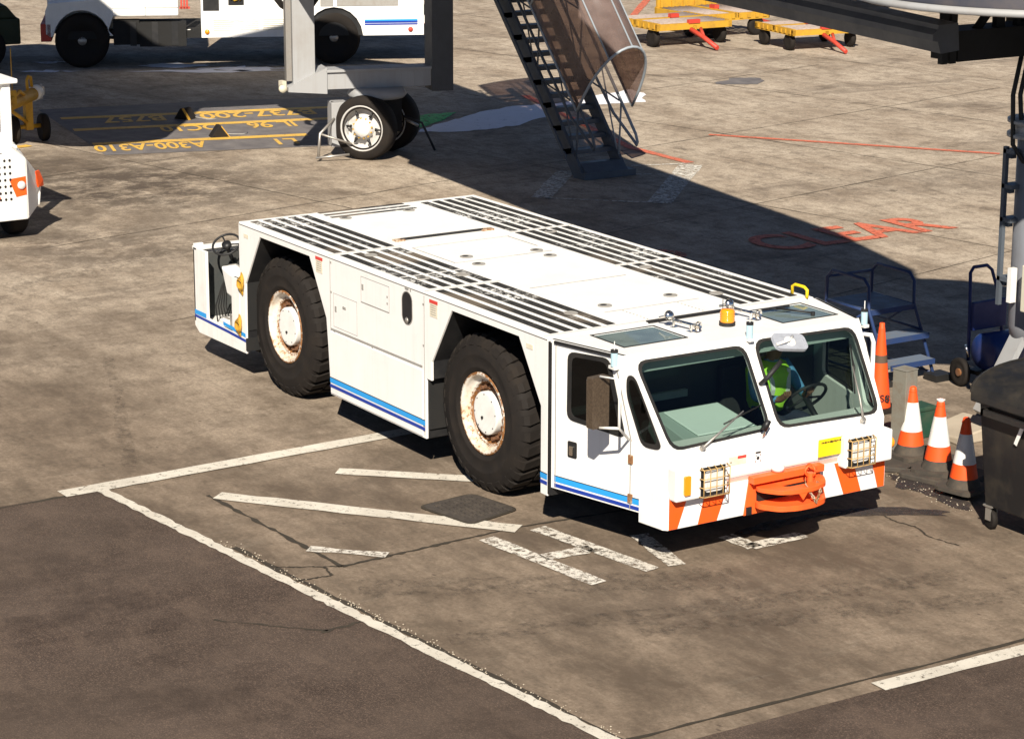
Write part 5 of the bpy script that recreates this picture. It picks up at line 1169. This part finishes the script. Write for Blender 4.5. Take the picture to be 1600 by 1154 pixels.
# ================================================================== RIGHT-HAND CLUTTER
# mobile steps
ms = thing('mobile_steps', 'blue three-tread mobile steps with handrails in the shade right of the cab', 'steps', (3.2, 5.70, 0))
b = MB()
yA, yB = -.30, .30
for y in (yA, yB):
    b.tube([(.40, y, .03), (.06, y, .72), (.05, y, .95), (-.02, y, 1.02), (-.52, y, 1.02), (-.60, y, .94), (-.62, y, .03)], .018, 8)
    b.tube([(.18, y, .47), (-.60, y, .47)], .013, 6); b.tube([(.40, y, .06), (-.62, y, .06)], .013, 6); b.tube([(.06, y, .70), (-.60, y, .70)], .016, 6); b.tube([(.0, y, .68), (-.60, y, .30)], .011, 6)
b.tube([(-.60, yA, .94), (-.60, yB, .94)], .016, 6); b.tube([(-.62, yA, .3), (-.62, yB, .3)], .013, 6); b.build('frame', M['bluep'], ms)
for x0_, x1_, z in ((.20, .42, .20), (.07, .32, .45), (-.58, .08, .70)):
    b = MB(); b.box((x0_, yA+.01, z-.02), (x1_, yB-.01, z+.012)); b.box((x1_-.01, yA+.01, z-.04), (x1_+.003, yB-.01, z+.014), 1); b.build('tread', [M['deckplate'], M['bluep']], ms)
b = MB(); b.box((.36, yB-.10, .0), (.55, yB+.12, .07)); b.box((.36, yA-.04, .0), (.44, yA+.04, .05))
b.build('foot', M['seal'], ms)
# hand cart
hc = thing('hand_cart', 'dark blue two-wheeled hand cart with loop handle beside the bridge leg', 'hand cart', (3.95, 6.15, 0))
b = MB(); b.tube([(0, -.02, .25), (-.03, .0, .75), (-.10, .05, 1.12), (-.11, .10, 1.17), (-.11, .28, 1.17), (-.10, .34, 1.12), (-.03, .42, .78), (0, .44, .25)], .018, 8); b.build('handle', M['blued'], hc)
b = MB(); b.box((-.03, .0, .55), (.02, .46, .84)); b.build('back_panel', M['blued'], hc, bevel=.01)
b = MB(); b.lathe([(0, 0), (.17, 0), (.19, .03), (.19, .38), (.17, .42), (0, .42)], (.16, .02, .36), (0, 1, 0), 28); b.build('drum', paint('drum_blue', (.010, .030, .14), .35, .3), hc)
b = MB(); b.box((-.02, -.04, .13), (.35, .5, .17)); b.tube([(0, -.08, .14), (0, .52, .14)], .015); b.tube([(.05, -.06, .3), (.02, -.08, .42)], .014, 6, 1); b.build('base_frame', [M['black'], M['chrome']], hc)
for y in (-.12, .55):
    b = MB(); b.lathe([(0, -.02), (.04, -.03), (.045, -.015), (.10, -.02), (.14, -.03), (.145, 0), (.14, .03), (.10, .02), (.045, .015), (0, .02)], (0, y, .145), (.15, 1, 0), 28, 0); b.cyl((0.003, y-.035, .145), (0.15, 1, 0), .04, .07, 12, 1); b.build('wheel', [M['rubber'], M['nut']], hc)
# post
pp = G(1409, 716); b = MB(); b.box((-.078, -.078, 0), (.078, .078, .835)); b.box((-.084, -.084, .835), (.084, .084, .842)); b.box((-.12, -.12, .0), (.12, .12, .012))
po = b.build('bollard_post', M['post'], bevel=.006); po.location = (pp.x, pp.y, 0); po.rotation_euler = (0, 0, R(8)); tag(po, 'square grey steel post standing behind the striped cones', 'post')
# striped cones
def cone_thing(label, pos, h=.70, lean=0, rz=0, brk=0):
    c = thing('traffic_cone', label, 'traffic cone', (pos.x, pos.y, .055), rz, 'striped cones by the black bin'); c.rotation_euler = (R(lean), 0, rz)
    b = MB(); b.extr([(x, y, 0) for x, y in rpoly([(-.21, -.21), (.21, -.21), (.21, .21), (-.21, .21)], .07, 2)], (0, 0, .035)); b.lathe([(.165, .03), (.155, .06), (.135, .10), (.13, .125)], n=28); b.build('base', M['conebase'], c)
    b = MB(); r = lambda z: .132-(z-.12)/(h-.12)*.10
    b.lathe([(r(.12), .12), (r(.26), .26)], n=28, mi=0); b.lathe([(r(.26)+.001, .26), (r(.545)+.001, .545)], n=28, mi=1); b.lathe([(r(.545), .545), (r(h-.03), h-.03), (r(h-.03)-.002, h-.01), (r(h)*.8, h), (.012, h), (.010, h-.05)], n=28, mi=0)
    b.lathe([(r(h-.05)+.001, h-.052), (r(h-.05)+.004, h-.045), (r(h-.05)+.001, h-.038)], n=28, mi=0)
    b.build('cone_body', [M['cone'], M['conew']], c); return c
cp = G(1422, 711, .05); c1 = cone_thing('striped cone with intact tip, nearest to the grey post', cp)
cp = G(1465, 735, .05); c2 = copy_tree(c1); c2.location = (cp.x, cp.y, .055); c2.rotation_euler = (0, 0, .4); c2['label'] = 'middle striped cone with a torn white rim at its tip'
b = MB(); b.lathe([(.028, .68), (.042, .705), (.043, .712), (.034, .715)], n=10, smooth=False); b.build('torn_tip', M['conew'], c2)
cp = G(1505, 764, .05); c3 = copy_tree(c1); c3.location = (cp.x, cp.y, .055); c3.rotation_euler = (0, 0, .2); c3['label'] = 'striped cone half hidden by the black bin'
for p_, rz_, lab_ in ((G(1438, 724, .02), .7, 'flat black rubber slab under the cone nearest the grey post'), (G(1478, 742, .02), .3, 'flat black rubber slab under the middle striped cone')):
    b = MB(); b.extr([(x, y, .0) for x, y in rpoly([(-.32, -.30), (.32, -.30), (.32, .28), (-.32, .28)], .05, 2)], (0, 0, .05)); o = b.build('rubber_slab', M['conebase'], bevel=.01); o.location = (p_.x, p_.y, .004); o.rotation_euler = (0, 0, rz_); tag(o, lab_, 'rubber slab', 'rubber slabs under the cones')
for c_ in (c1, c2, c3): c_.scale = (.91, .91, .91)
# tall orange cone
bcp = G(1373, 640)
bcn = thing('traffic_cone', 'tall all-orange cone with one grey band, seen past the cab corner', 'traffic cone', (bcp.x, bcp.y, 0))
b = MB(); b.lathe([(.135, .05), (.085, .50), (.078, .57)], n=28, mi=0); b.lathe([(.0785, .57), (.070, .66)], n=28, mi=1); b.lathe([(.069, .66), (.037, .96), (.034, .98), (.030, .985), (.030, 1.03), (.0, 1.035)], n=28, mi=0); b.build('cone_body', [M['cone'], paint('cone_band', (.09, .06, .04), .7, .4)], bcn)
b = MB(); b.extr([(x, y, 0) for x, y in rpoly([(-.20, -.20), (.20, -.20), (.20, .20), (-.20, .20)], .06, 2)], (0, 0, .05)); b.build('base', M['rubber'], bcn)
vd = Vector((.843, -.537, 0)); tx = Vector((.537, .843, 0))
bcn.scale = (.84, .84, .84)
text_mesh('US8', .12, M['black'], 'stencil', bcn, frame(vd*.131-tx*.10+Vector((0, 0, .13)), tx, (0, 0, 1)), .003)
# crate / white sheet behind cones, green box
p = G(1478, 640); b = MB(); b.hexa([(-.25, -.2, 0), (.3, -.25, 0), (.3, .3, 0), (-.25, .3, 0), (-.25, -.2, .03), (.3, -.25, .08), (.3, .3, .16), (-.25, .3, .12)]); o = b.build('folded_sack', paint('sack', (.42, .36, .28), .9, .4), bevel=.03); o.location = (p.x+.7, p.y-.5, 0); tag(o, 'pale folded sack lying between the cones and the bin', 'sack')
p = G(1436, 680); b = MB(); b.box((-.1, -.1, 0), (.1, .1, .28)); b.box((-.11, -.11, .26), (.11, .11, .30)); o = b.build('green_box', paint('dull_green', (.01, .05, .03), .6, .3), bevel=.01); o.location = (p.x, p.y, 0); tag(o, 'small dark green box behind the cone nearest the post', 'box')
# bin
bn_ = thing('wheelie_bin', 'large black four-wheeled bin with a domed lid and a white 7 at the right edge', 'bin', (7.36, 3.05, 0))
b = MB(); LX, LY = 1.36, 1.0
b.hexa([(.06, .06, .20), (LX-.06, .06, .20), (LX-.06, LY-.06, .20), (.06, LY-.06, .20), (0, 0, 1.08), (LX, 0, 1.08), (LX, LY, 1.08), (0, LY, 1.08)]); b.box((-.05, -.06, 1.08), (LX+.05, LY+.03, 1.16)); b.build('tub', M['bin'], bn_, bevel=.015)
b = MB(); n_ = 14
pr = [(-.06+(LY+.10)*.5*(1-math.cos(math.pi*i/n_)), 1.15+.21*math.sin(math.pi*i/n_)**.8) for i in range(n_+1)]
b.extr([(-.05, y, z) for y, z in pr], (LX+.10, 0, 0))
b.extr([(-.06, y, z) for y, z in pr], (.03, 0, .012)); b.extr([(.62, y, z+.004) for y, z in pr], (.05, 0, .010)); b.build('lid', M['bin'], bn_, bevel=.01)
b = MB()
b.tube([(-.02, .20, 1.12), (-.06, .20, 1.12)], .03, 10); b.box((.1, -.08, 1.0), (LX-.1, -.05, 1.05)); b.box((.1, -.08, 1.0), (.13, 0, 1.05)); b.box((LX-.13, -.08, 1.0), (LX-.1, 0, 1.05)); b.build('handle_bar', M['bin'], bn_)
text_mesh('7', .30, M['conew'], 'number', bn_, frame((.40, -.006, .82), (1, 0, .02), (0, 0, 1)), .006)
for x in (.10, LX-.15):
    for y in (.10, LY-.12):
        b = MB(); b.lathe([(0, -.02), (.07, -.025), (.085, -.02), (.085, .02), (.07, .025), (0, .02)], (x, y, .087), (.3, 1, 0), 20, 0); b.box((x-.03, y-.04, .08), (x+.03, y-.028, .21), 1); b.box((x-.03, y+.028, .08), (x+.03, y+.04, .21), 1); b.box((x-.05, y-.05, .195), (x+.05, y+.05, .21), 1); b.build('castor', [M['rubber'], M['steel']], bn_)
# chocks
for q, lab in (((289, 186), 'wheel chock with rope lying on the upper yellow bars'), ((343, 214), 'wheel chock standing upright nearer the white tug')):
    p = G(*q); c = thing('wheel_chock', lab, 'wheel chock', (p.x, p.y, 0), R(30 if q[0] < 300 else 75), 'black and yellow wheel chocks')
    b = MB(); b.extr([(-.16, -.10, 0), (.16, -.10, 0), (.02, -.10, .19), (-.03, -.10, .19)], (0, .24, 0)); b.build('wedge', M['rubber'], c, bevel=.01)
    b = MB(); b.extr([(.162, -.102, .0), (.022, -.102, .192), (.012, -.102, .18), (.14, -.102, .005)], (0, .05, 0)); b.build('yellow_band', M['yellow'], c)
    b = MB(); b.tube([(.1, .1, .03), (.25, .15, .012), (.4, .1, .012), (.5, .2, .012)], .010, 6); b.build('rope', M['grille'], c)

split_parts({'panel_fittings', 'small_label', 'deck_seams', 'door_seam', 'black_opening', 'underfloor_equipment', 'foot', 'orange_stripe', 'door', 'stop_block', 'mesh_panel', 'handrail', 'roof_beam', 'cab_lining', 'truck_frame', 'chassis', 'safety_bar', 'lens', 'leg_bracket', 'yellow_cable', 'cross_beam', 'side_ladder_rail', 'nose_symbol', 'wiper_motor'}, .02)
